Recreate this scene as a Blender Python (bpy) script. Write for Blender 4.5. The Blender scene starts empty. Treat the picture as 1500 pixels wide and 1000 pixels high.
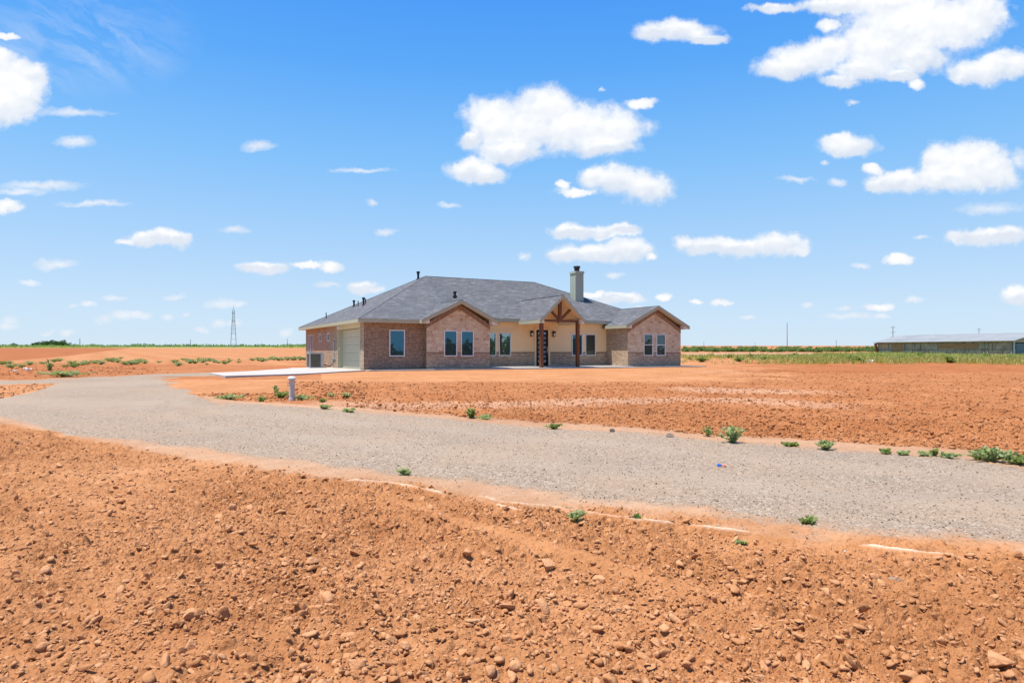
import bpy, math, random
import numpy as np
from mathutils import Vector, Matrix
random.seed(7); RNG = np.random.default_rng(11)
SC = bpy.context.scene; COL = SC.collection
R = math.radians
EYE = 0.98

# ------------------------------------------------------------------ helpers
def tag(o, label=None, cat=None, group=None, kind=None):
    if label: o['label'] = label
    if cat: o['category'] = cat
    if group: o['group'] = group
    if kind: o['kind'] = kind
    return o

def empty(name, loc=(0, 0, 0), rz=0.0, label=None, cat=None, group=None):
    o = bpy.data.objects.new(name, None); COL.objects.link(o)
    o.location = loc; o.rotation_euler = (0, 0, rz); o.empty_display_size = .3
    return tag(o, label, cat, group)

def copy_tree(o, parent=None):
    c = o.copy(); COL.objects.link(c)
    if parent: c.parent = parent
    for ch in list(o.children): copy_tree(ch, c)
    return c

class MB:
    """collects faces for ONE mesh object"""
    def __init__(s): s.v = []; s.f = []; s.m = []; s.cur = 0
    def poly(s, pts):
        n = len(s.v); s.v += [tuple(p) for p in pts]; s.f.append(tuple(range(n, n + len(pts)))); s.m.append(s.cur); return s
    def box(s, x0, x1, y0, y1, z0, z1):
        n = len(s.v)
        s.v += [(x0,y0,z0),(x1,y0,z0),(x1,y1,z0),(x0,y1,z0),(x0,y0,z1),(x1,y0,z1),(x1,y1,z1),(x0,y1,z1)]
        for f in ((0,3,2,1),(4,5,6,7),(0,1,5,4),(1,2,6,5),(2,3,7,6),(3,0,4,7)):
            s.f.append(tuple(n + i for i in f)); s.m.append(s.cur)
        return s
    def prism(s, pts, off):
        """extrude a polygon by a vector"""
        a = [Vector(p) for p in pts]; o = Vector(off); n = len(a); k = len(s.v)
        s.v += [tuple(p) for p in a] + [tuple(p + o) for p in a]
        fs = [tuple(range(k, k + n)), tuple(range(k + 2*n - 1, k + n - 1, -1))]
        for i in range(n):
            j = (i + 1) % n; fs.append((k + j, k + i, k + n + i, k + n + j))
        s.f += fs; s.m += [s.cur] * len(fs); return s
    def beam(s, p, q, w, h=None, up=(0, 0, 1)):
        h = h or w; p, q = Vector(p), Vector(q); d = (q - p).normalized(); u = Vector(up)
        if abs(d.dot(u)) > .97: u = Vector((0, 1, 0))
        a = d.cross(u).normalized(); b = a.cross(d).normalized()
        c = [p + a*(w/2*i) + b*(h/2*j) for i, j in ((-1,-1),(1,-1),(1,1),(-1,1))]
        return s.prism(c, q - p)
    def tube(s, p, q, r0, r1=None, n=10, caps=True):
        r1 = r0 if r1 is None else r1; p, q = Vector(p), Vector(q); d = (q - p).normalized()
        u = Vector((0, 0, 1)) if abs(d.z) < .9 else Vector((1, 0, 0))
        a = d.cross(u).normalized(); b = d.cross(a); k = len(s.v)
        for c, r in ((p, r0), (q, r1)):
            for i in range(n):
                t = 2*math.pi*i/n; s.v.append(tuple(c + a*(r*math.cos(t)) + b*(r*math.sin(t))))
        for i in range(n):
            j = (i+1) % n; s.f.append((k+i, k+j, k+n+j, k+n+i)); s.m.append(s.cur)
        if caps:
            s.f.append(tuple(k+i for i in range(n-1, -1, -1))); s.f.append(tuple(k+n+i for i in range(n))); s.m += [s.cur]*2
        return s
    def lathe(s, prof, n=16, c=(0, 0, 0)):
        k = len(s.v)
        for r, z in prof:
            for i in range(n):
                t = 2*math.pi*i/n; s.v.append((c[0]+r*math.cos(t), c[1]+r*math.sin(t), c[2]+z))
        for a in range(len(prof)-1):
            for i in range(n):
                j = (i+1) % n; s.f.append((k+a*n+i, k+a*n+j, k+(a+1)*n+j, k+(a+1)*n+i)); s.m.append(s.cur)
        return s
    def build(s, name, mats, parent=None, smooth=False):
        me = bpy.data.meshes.new(name); me.from_pydata(s.v, [], s.f)
        if not isinstance(mats, (list, tuple)): mats = [mats]
        for m in mats: me.materials.append(m)
        if len(mats) > 1: me.polygons.foreach_set('material_index', s.m)
        if smooth: me.polygons.foreach_set('use_smooth', [True]*len(s.f))
        me.update()
        o = bpy.data.objects.new(name, me); COL.objects.link(o)
        if parent: o.parent = parent
        return o

def np_mesh(name, V, F, mat, attrs=None, parent=None, smooth=False, matidx=None):
    """big meshes from arrays (F is n x 3 or n x 4)"""
    me = bpy.data.meshes.new(name); V = np.ascontiguousarray(V, np.float32); F = np.ascontiguousarray(F, np.int32)
    k = F.shape[1]
    me.vertices.add(len(V)); me.vertices.foreach_set('co', V.ravel())
    me.loops.add(F.size); me.loops.foreach_set('vertex_index', F.ravel())
    me.polygons.add(len(F)); me.polygons.foreach_set('loop_start', np.arange(0, F.size, k, dtype=np.int32))
    if smooth: me.polygons.foreach_set('use_smooth', np.ones(len(F), bool))
    for m in (mat if isinstance(mat, (list, tuple)) else [mat]): me.materials.append(m)
    if matidx is not None: me.polygons.foreach_set('material_index', matidx.astype(np.int32))
    for an, arr in (attrs or {}).items():
        a = me.attributes.new(an, 'FLOAT', 'POINT'); a.data.foreach_set('value', np.ascontiguousarray(arr, np.float32))
    me.update(calc_edges=True)
    o = bpy.data.objects.new(name, me); COL.objects.link(o)
    if parent: o.parent = parent
    return o

# ------------------------------------------------------------------ numpy noise
def _h(ix, iy, seed):
    a = (ix.astype(np.int64) * 374761393 + iy.astype(np.int64) * 668265263 + seed * 974711) & 0xffffffff
    a = ((a ^ (a >> 13)) * 1274126177) & 0xffffffff
    a = ((a ^ (a >> 16)) * 2246822519) & 0xffffffff
    return ((a ^ (a >> 15)) & 0xffffff) / float(0xffffff)
def vnoise(x, y, seed=0):
    ix, iy = np.floor(x), np.floor(y); fx, fy = x - ix, y - iy
    fx = fx*fx*(3-2*fx); fy = fy*fy*(3-2*fy)
    a, b, c, d = _h(ix, iy, seed), _h(ix+1, iy, seed), _h(ix, iy+1, seed), _h(ix+1, iy+1, seed)
    return (a*(1-fx)+b*fx)*(1-fy) + (c*(1-fx)+d*fx)*fy
def fbm(x, y, seed=0, octv=4):
    s = 0; a = .5; t = 0
    for i in range(octv):
        s = s + a*vnoise(x, y, seed+i*17); t += a; a *= .5; x = x*2.03+3.1; y = y*2.03+1.7
    return s/t
def lumps(x, y, seed=0):
    """rounded random-height cells: clods pressed into the soil"""
    ix, iy = np.floor(x), np.floor(y); out = np.zeros_like(x)
    for dx in (-1, 0, 1):
        for dy in (-1, 0, 1):
            cx, cy = ix+dx, iy+dy
            px, py = cx + _h(cx, cy, seed), cy + _h(cx, cy, seed+5)
            rr = .25 + .55*_h(cx, cy, seed+9); hh = _h(cx, cy, seed+13)
            an = 6.28*_h(cx, cy, seed+21); el = .6 + .5*_h(cx, cy, seed+27)
            ex, ey = x-px, y-py
            qx = ex*np.cos(an)+ey*np.sin(an); qy = (-ex*np.sin(an)+ey*np.cos(an))/el
            d = np.maximum(np.abs(qx)*.9+np.abs(qy)*.45, np.abs(qy)*.95+np.abs(qx)*.25)/rr
            tl = (qx*(_h(cx, cy, seed+33)-.5)+qy*(_h(cx, cy, seed+39)-.5))*1.3
            out = np.maximum(out, np.clip((1-d)*3.2, 0, 1)*(hh*rr*.8+tl))
    return out
def sstep(a, b, x):
    t = np.clip((x-a)/(b-a), 0, 1); return t*t*(3-2*t)

# ------------------------------------------------------------------ the lie of the land
def land(x, y):
    """gently rising plain with a level pad under the house"""
    d = np.sqrt(((x+3)/24.)**2 + ((y-47)/15.)**2); w = sstep(.85, 1.5, d)
    pl = .01*(y-40)
    return pl*w + (-.05)*(1-w)
def at(px, py, dz=0.0):
    """place on the ground that shows at this spot of the photograph (1500 x 1000)"""
    y = 1380./(max(py, 507)-506)
    for _ in range(25):
        z = float(land(np.float64((px-750)/1000*y), np.float64(y)))
        y2 = (EYE-z)*1000/max(py-516, .5) if py > 520 else y
        if py > 520: y = .5*y+.5*y2
    x = (px-750)/1000*y
    return Vector((x, y, float(land(np.float64(x), np.float64(y)))+dz))

TH = R(28.4); CX, CY = -8.27, 38.1
def loc2w(u, v, z=0): return Vector((CX+u*math.cos(TH)-v*math.sin(TH), CY+u*math.sin(TH)+v*math.cos(TH), z))

# ------------------------------------------------------------------ node helpers
class NT:
    def __init__(s, nt): s.t = nt; s.n = nt.nodes; s.l = nt.links
    def new(s, typ, **kw):
        n = s.n.new(typ)
        for k, v in kw.items(): setattr(n, k, v)
        return n
    def put(s, sock, v):
        if v is None: return
        if hasattr(v, 'node'): s.l.new(v, sock)
        else: sock.default_value = v
    def math(s, op, a, b=None, c=None, clamp=False):
        n = s.new('ShaderNodeMath', operation=op, use_clamp=clamp)
        s.put(n.inputs[0], a); s.put(n.inputs[1], b); s.put(n.inputs[2], c); return n.outputs[0]
    def vmath(s, op, a, b=None, c=None, out=0):
        n = s.new('ShaderNodeVectorMath', operation=op)
        s.put(n.inputs[0], a); s.put(n.inputs[1], b); s.put(n.inputs[2], c); return n.outputs[out]
    def noise(s, vec, scale, detail=4, rough=.55, dist=0., out=0):
        n = s.new('ShaderNodeTexNoise'); s.put(n.inputs['Vector'], vec)
        n.inputs['Scale'].default_value = scale; n.inputs['Detail'].default_value = detail
        n.inputs['Roughness'].default_value = rough; n.inputs['Distortion'].default_value = dist
        return n.outputs[out]
    def voro(s, vec, scale, out='Color', feature='F1', rnd=1.):
        n = s.new('ShaderNodeTexVoronoi', feature=feature); s.put(n.inputs['Vector'], vec)
        n.inputs['Scale'].default_value = scale; n.inputs['Randomness'].default_value = rnd
        return n.outputs[out]
    def ramp(s, fac, stops, interp='LINEAR'):
        n = s.new('ShaderNodeValToRGB'); s.put(n.inputs[0], fac); e = n.color_ramp.elements
        n.color_ramp.interpolation = interp
        while len(e) < len(stops): e.new(.5)
        for el, (p, c) in zip(e, stops):
            el.position = p; el.color = (c, c, c, 1) if isinstance(c, (int, float)) else (*c, 1)
        return n.outputs[0]
    def mix(s, fac, a, b, blend='MIX'):
        n = s.new('ShaderNodeMix', data_type='RGBA', blend_type=blend)
        s.put(n.inputs[0], fac)
        for i, v in ((6, a), (7, b)):
            if isinstance(v, tuple) and len(v) == 3: v = (*v, 1)
            s.put(n.inputs[i], v)
        return n.outputs[2]
    def maprange(s, v, a, b, c=0., d=1.):
        n = s.new('ShaderNodeMapRange'); n.clamp = True
        s.put(n.inputs[0], v)
        for i, q in enumerate((a, b, c, d)): n.inputs[i+1].default_value = q
        return n.outputs[0]
    def attr(s, name):
        return s.new('ShaderNodeAttribute', attribute_name=name).outputs['Fac']
    def bump(s, h, strength=.5, dist=.02, nrm=None):
        n = s.new('ShaderNodeBump'); s.put(n.inputs['Height'], h)
        n.inputs['Distance'].default_value = dist; s.put(n.inputs['Strength'], strength); s.put(n.inputs['Normal'], nrm)
        return n.outputs[0]
    def obj(s): return s.new('ShaderNodeTexCoord').outputs['Object']

def mat(name, base=None, rough=.8, spec=.3, metal=0., fn=None):
    m = bpy.data.materials.new(name); m.use_nodes = True; t = NT(m.node_tree)
    p = m.node_tree.nodes['Principled BSDF']
    p.inputs['Roughness'].default_value = rough; p.inputs['Specular IOR Level'].default_value = spec
    p.inputs['Metallic'].default_value = metal
    if base: p.inputs['Base Color'].default_value = (*base, 1)
    if fn:
        r = fn(t, p)
        if r is not None: t.put(p.inputs['Base Color'], r)
    return m

def var(base, amt=.15, scale=3., fine=40., bstr=.15, bdist=.01):
    """paint / plain surfaces with believable unevenness"""
    def f(t, p):
        o = t.obj(); a = t.noise(o, scale, 5); b = t.noise(o, fine, 3)
        k = t.math('ADD', t.math('MULTIPLY', a, .7), t.math('MULTIPLY', b, .3))
        lo = tuple(c*(1-amt) for c in base); hi = tuple(min(1, c*(1+amt)) for c in base)
        t.put(p.inputs['Normal'], t.bump(b, bstr, bdist))
        return t.ramp(k, [(.3, lo), (.7, hi)])
    return f

def wallco(t, horiz='xy', kz=1.0):
    o = t.obj(); s = t.new('ShaderNodeSeparateXYZ'); t.l.new(o, s.inputs[0])
    c = t.new('ShaderNodeCombineXYZ')
    h = t.math('ADD', s.outputs[0], s.outputs[1]) if horiz == 'xy' else s.outputs['xyz'.index(horiz)]
    t.l.new(h, c.inputs[0]); t.put(c.inputs[1], t.math('MULTIPLY', s.outputs[2], kz)); return c.outputs[0]

def brick_fn(cols, mortar, w=.205, h=.068, ms=.009, kz=1., rot=False):
    def f(t, p):
        co = wallco(t, 'xy', kz)
        if rot:
            mp = t.new('ShaderNodeMapping'); mp.inputs['Rotation'].default_value = (0, 0, R(90)); t.l.new(co, mp.inputs[0]); co = mp.outputs[0]
        b = t.new('ShaderNodeTexBrick'); t.l.new(co, b.inputs['Vector'])
        b.inputs['Scale'].default_value = 1; b.inputs['Brick Width'].default_value = w; b.inputs['Row Height'].default_value = h
        b.inputs['Mortar Size'].default_value = ms; b.inputs['Mortar Smooth'].default_value = .2; b.inputs['Bias'].default_value = 0
        b.inputs['Color1'].default_value = (0, 0, 0, 1); b.inputs['Color2'].default_value = (1, 1, 1, 1); b.inputs['Mortar'].default_value = (.5, .5, .5, 1)
        n = len(cols); c = t.ramp(b.outputs['Color'], [(i/(n-1), q) for i, q in enumerate(cols)])
        g = t.noise(t.obj(), .9, 4); c = t.mix(t.math('MULTIPLY', t.noise(t.obj(), 55, 3), .5), c, (.30, .22, .17))
        c = t.mix(b.outputs['Fac'], c, mortar)
        c = t.mix(.4, c, t.ramp(g, [(.3, .6), (.7, 1.1)]), 'MULTIPLY'); c = t.mix(.75, c, t.ramp(t.noise(wallco(t), 7.5, 4, .7), [(.32, .55), (.5, .95), (.68, 1.35)]), 'MULTIPLY')
        t.put(p.inputs['Normal'], t.bump(t.math('ADD', t.math('SUBTRACT', 1, b.outputs['Fac']), t.math('MULTIPLY', t.noise(t.obj(), 90, 2), .4)), .6, .008))
        return c
    return f

def stone_fn(t, p):
    co = wallco(t)
    b = t.new('ShaderNodeTexBrick'); t.l.new(t.vmath('ADD', co, t.vmath('MULTIPLY', t.noise(co, 5, 2, out=1), (.10, .06, 0))), b.inputs['Vector'])
    b.inputs['Scale'].default_value = 1; b.inputs['Brick Width'].default_value = .36; b.inputs['Row Height'].default_value = .19
    b.squash = .7; b.squash_frequency = 3; b.offset_frequency = 2; b.offset = .43
    b.inputs['Mortar Size'].default_value = .016; b.inputs['Mortar Smooth'].default_value = .3
    b.inputs['Color1'].default_value = (0, 0, 0, 1); b.inputs['Color2'].default_value = (1, 1, 1, 1); b.inputs['Mortar'].default_value = (.5,)*3+(1,)
    c = t.ramp(b.outputs['Color'], [(0, (0.352, 0.198, 0.114)), (.15, (0.475, 0.331, 0.209)), (.4, (0.563, 0.456, 0.304)), (.6, (0.466, 0.318, 0.201)), (.75, (0.581, 0.473, 0.327)), (.93, (0.651, 0.568, 0.403)), (1, (0.370, 0.163, 0.068))])
    c = t.mix(t.maprange(t.noise(co, 7, 5, .65), .45, .68), c, (0.648, 0.568, 0.413))
    c = t.mix(b.outputs['Fac'], c, (0.630, 0.546, 0.394))
    t.put(p.inputs['Normal'], t.bump(t.math('ADD', t.math('SUBTRACT', 1, b.outputs['Fac']), t.noise(co, 14, 5)), .8, .03))
    return c

def shingle_fn(horiz, kz):
    def f(t, p):
        co = wallco(t, horiz, kz)
        b = t.new('ShaderNodeTexBrick'); t.l.new(co, b.inputs['Vector'])
        b.inputs['Scale'].default_value = 1; b.inputs['Brick Width'].default_value = .31; b.inputs['Row Height'].default_value = .145
        b.inputs['Mortar Size'].default_value = .006; b.offset = .37; b.squash = 1.4; b.squash_frequency = 3
        b.inputs['Color1'].default_value = (0, 0, 0, 1); b.inputs['Color2'].default_value = (1, 1, 1, 1); b.inputs['Mortar'].default_value = (.2, .2, .2, 1)
        c = t.ramp(b.outputs['Color'], [(0, (.078, .081, .086)), (.3, (.098, .101, .106)), (.6, (.116, .118, .123)), (.85, (.135, .136, .14)), (1, (.19, .189, .185))])
        c = t.mix(t.math('MULTIPLY', t.noise(t.obj(), 130, 2), .45), c, (.19, .19, .195))
        c = t.mix(.5, c, t.ramp(t.noise(t.obj(), .6, 5), [(.3, .7), (.7, 1.)]), 'MULTIPLY')
        c = t.mix(b.outputs['Fac'], c, (.045, .047, .055))
        t.put(p.inputs['Normal'], t.bump(b.outputs['Color'], .5, .012))
        return c
    return f

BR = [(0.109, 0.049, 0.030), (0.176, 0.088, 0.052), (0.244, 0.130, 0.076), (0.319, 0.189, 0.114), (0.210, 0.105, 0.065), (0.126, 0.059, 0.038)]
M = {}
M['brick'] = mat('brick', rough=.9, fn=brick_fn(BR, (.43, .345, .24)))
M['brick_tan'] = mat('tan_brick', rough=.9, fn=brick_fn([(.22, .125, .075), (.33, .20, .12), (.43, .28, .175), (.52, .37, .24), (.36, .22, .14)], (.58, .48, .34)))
M['soldier'] = mat('soldier_brick', rough=.9, fn=brick_fn([(.14, .07, .045), (.24, .13, .085), (.30, .18, .11), (.20, .10, .07)], (.38, .30, .22), w=.205, h=.075, rot=True))
M['stone'] = mat('chopped_stone', rough=.9, fn=stone_fn)
M['stucco'] = mat('cream_siding', rough=.85, fn=var((.80, .585, .33), .05, 1.5, 60, .1))
M['shingle_f'] = mat('shingles_front', rough=.95, spec=.2, fn=shingle_fn('x', 2.5))
M['shingle_s'] = mat('shingles_side', rough=.95, spec=.2, fn=shingle_fn('y', 2.2))
M['fascia'] = mat('fascia_paint', rough=.6, fn=var((.385, .38, .262), .05, 2, 30, .05))
M['soffit'] = mat('soffit_paint', rough=.7, fn=var((.55, .50, .38), .05, 2, 30, .05))
M['trim'] = mat('cream_trim', rough=.65, fn=var((.66, .64, .52), .05, 2, 30, .05))
M['header'] = mat('garage_trim', rough=.65, fn=var((.60, .53, .34), .05, 2, 30, .05))
M['garage'] = mat('garage_door_paint', rough=.55, fn=var((.47, .455, .325), .04, 1.5, 40, .04))
M['white'] = mat('window_vinyl', rough=.4, spec=.5, fn=var((.68, .69, .70), .03, 2, 30, .02))
M['chim'] = mat('chimney_siding', rough=.7, fn=var((.40, .44, .34), .06, 1.5, 30, .05))
M['black'] = mat('black_paint', rough=.55, spec=.2, fn=var((.012, .012, .013), .3, 4, 60, .05))
M['vent'] = mat('vent_metal', rough=.6, fn=var((.02, .021, .023), .3, 4, 60, .05))
M['wood'] = None
def wood_fn(t, p):
    o = t.obj(); mp = t.new('ShaderNodeMapping'); mp.inputs['Scale'].default_value = (14, 14, 1.2); t.l.new(o, mp.inputs[0])
    n = t.noise(mp.outputs[0], 2.5, 6, .6, .6)
    t.put(p.inputs['Normal'], t.bump(n, .3, .006))
    return t.ramp(n, [(.3, (.075, .024, .008)), (.55, (.15, .052, .017)), (.75, (.22, .082, .028))])
M['wood'] = mat('stained_wood', rough=.5, spec=.4, fn=wood_fn)
def concrete_fn(t, p):
    o = t.obj(); a = t.noise(o, .8, 6, .6); b = t.noise(o, 25, 4)
    t.put(p.inputs['Normal'], t.bump(b, .2, .004))
    c = t.ramp(t.math('ADD', t.math('MULTIPLY', a, .75), t.math('MULTIPLY', b, .25)), [(.32, (.37, .34, .295)), (.68, (.46, .435, .39))])
    return t.mix(t.maprange(t.noise(o, .55, 7, .7), .46, .72, 0, .55), c, (.40, .26, .165))
M['conc'] = mat('concrete', rough=.85, fn=concrete_fn)
def glass(name, tint, body, fac):
    m = bpy.data.materials.new(name); m.use_nodes = True; t = NT(m.node_tree)
    out = m.node_tree.nodes['Material Output']; p = m.node_tree.nodes['Principled BSDF']
    p.inputs['Base Color'].default_value = (*body, 1); p.inputs['Roughness'].default_value = .4
    g = t.new('ShaderNodeBsdfGlossy'); g.inputs['Color'].default_value = (*tint, 1); g.inputs['Roughness'].default_value = .015
    t.put(g.inputs['Normal'], t.bump(t.noise(t.obj(), .9, 1), .05, .02))
    mx = t.new('ShaderNodeMixShader'); mx.inputs[0].default_value = fac
    t.l.new(p.outputs[0], mx.inputs[1]); t.l.new(g.outputs[0], mx.inputs[2]); t.l.new(mx.outputs[0], out.inputs[0]); return m
M['glass'] = glass('teal_window_glass', (.055, .20, .30), (.006, .030, .040), .5)
M['glass2'] = glass('clear_window_glass', (.46, .62, .62), (.02, .03, .028), .5)
M['glass3'] = glass('dim_window_glass', (.22, .34, .36), (.014, .018, .017), .3)
M['lite'] = glass('door_glass', (.5, .6, .7), (.15, .20, .27), .12)
def galv_fn(t, p):
    co = wallco(t, 'y', 1); o = t.obj()
    s = t.new('ShaderNodeSeparateXYZ'); t.l.new(o, s.inputs[0])
    w = t.math('FRACT', t.math('MULTIPLY', s.outputs[0], 1/.9))
    k = t.noise(o, .35, 6, .6)
    c = t.ramp(k, [(.3, (.215, .222, .212)), (.7, (.32, .325, .305))])
    c = t.mix(t.math('LESS_THAN', w, .06), c, (.26, .27, .28))
    c = t.mix(t.maprange(t.noise(o, 1.7, 6, .7), .62, .75, 0, .5), c, (.30, .20, .13))
    t.put(p.inputs['Normal'], t.bump(t.math('ABSOLUTE', t.math('SUBTRACT', t.math('FRACT', t.math('MULTIPLY', s.outputs[0], 6)), .5)), .4, .02))
    return c
M['galv'] = mat('galvanised_roof', rough=.55, spec=.4, metal=.15, fn=galv_fn)
def barn_fn(t, p):
    o = t.obj(); s = t.new('ShaderNodeSeparateXYZ'); t.l.new(o, s.inputs[0])
    c3 = t.new('ShaderNodeCombineXYZ'); t.l.new(s.outputs[0], c3.inputs[0]); t.put(c3.inputs[1], t.math('MULTIPLY', s.outputs[2], 1.0))
    sh = t.new('ShaderNodeTexBrick'); t.l.new(c3.outputs[0], sh.inputs['Vector']); sh.inputs['Scale'].default_value = 1
    sh.inputs['Brick Width'].default_value = 2.4; sh.inputs['Row Height'].default_value = .95; sh.inputs['Mortar Size'].default_value = .03
    sh.inputs['Color1'].default_value = (0,0,0,1); sh.inputs['Color2'].default_value = (1,1,1,1)
    c = t.ramp(sh.outputs['Color'], [(0, (.26, .205, .17)), (.35, (.36, .29, .235)), (.6, (.45, .37, .29)), (.8, (.42, .24, .14)), (1, (.54, .47, .34))], 'CONSTANT')
    c = t.mix(t.maprange(t.noise(c3.outputs[0], 1.3, 7, .7), .38, .62, 0, .75), c, (.50, .41, .31))
    st = t.new('ShaderNodeMapping'); st.inputs['Scale'].default_value = (5, .7, 1); t.l.new(c3.outputs[0], st.inputs[0])
    c = t.mix(t.maprange(t.noise(st.outputs[0], 1, 6, .7), .5, .7, 0, .8), c, (.055, .045, .04))
    return t.mix(sh.outputs['Fac'], c, (.05, .04, .035))
M['barn'] = mat('weathered_boards', rough=.95, fn=barn_fn)
M['plywood'] = mat('bare_plywood', rough=.9, fn=var((.34, .19, .10), .3, 2, 20, .1))
M['barndoor'] = mat('blue_grey_door', rough=.6, fn=var((.10, .155, .19), .15, 1, 20, .05))
M['rust'] = mat('rusty_steel', rough=.9, fn=var((.20, .065, .025), .5, 3, 30, .2))
M['steel'] = mat('hazed_grey_steel', rough=.7, metal=.0, fn=var((.36, .41, .46), .15, 2, 20, .05))  # distance haze put into the colour: steel paled toward blue-grey
M['polewood'] = mat('grey_pole', rough=.9, fn=var((.22, .235, .26), .2, 2, 20, .05))
M['pipe'] = mat('weathered_white_pipe', rough=.7, fn=var((.52, .50, .455), .18, 4, 30, .1))
M['ac'] = mat('grey_casing', rough=.5, metal=.2, fn=var((.42, .42, .41), .06, 3, 40, .03))
M['acgrille'] = mat('grey_louvres', rough=.6, fn=var((.16, .15, .12), .15, 3, 40, .05))
M['rubber'] = mat('black_hose', rough=.7, fn=var((.03, .028, .026), .2, 3, 40, .05))
M['lamp'] = mat('frosted_lens', rough=.3, spec=.5, fn=var((.75, .74, .70), .04, 3, 40, .03))
M['brass'] = mat('door_handle_metal', rough=.35, metal=.9, fn=var((.45, .43, .40), .1, 3, 40, .03))

def leaf_mat(name, a, b, c, dry=None):
    def f(t, p):
        r = t.new('ShaderNodeNewGeometry').outputs['Random Per Island']
        st = [(0, a), (.45, b), (1, c)] if not dry else [(0, a), (.4, b), (.8, c), (1, dry)]
        p.inputs['Subsurface Weight'].default_value = 0
        return t.ramp(r, st)
    m = mat(name, rough=.6, spec=.25, fn=f)
    t = NT(m.node_tree); p = m.node_tree.nodes['Principled BSDF']; out = m.node_tree.nodes['Material Output']
    tr = t.new('ShaderNodeBsdfTranslucent'); tr.inputs[0].default_value = (b[0]*1.6, b[1]*1.7, b[2]*.9, 1)
    mx = t.new('ShaderNodeMixShader'); mx.inputs[0].default_value = .4
    t.l.new(p.outputs[0], mx.inputs[1]); t.l.new(tr.outputs[0], mx.inputs[2]); t.l.new(mx.outputs[0], out.inputs[0]); return m
M['weed'] = leaf_mat('weed_leaves', (.12, .165, .045), (.21, .26, .075), (.31, .36, .14), (.33, .25, .12))
M['weedpale'] = leaf_mat('pale_weed_leaves', (.22, .265, .12), (.31, .36, .18), (.41, .45, .27), (.42, .33, .18))
M['grass'] = leaf_mat('field_grass', (.22, .25, .06), (.38, .37, .11), (.50, .44, .18), (.54, .44, .25))
M['bush'] = leaf_mat('bush_leaves', (.08, .14, .04), (.13, .20, .065), (.20, .28, .10))
M['tree'] = leaf_mat('tree_leaves', (.03, .06, .02), (.045, .09, .028), (.07, .12, .035))
M['stem'] = mat('green_stem', rough=.8, fn=var((.14, .17, .06), .2, 9, 60, .05))
M['bark'] = mat('bark', rough=.95, fn=var((.09, .065, .045), .3, 6, 40, .3))

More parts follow.
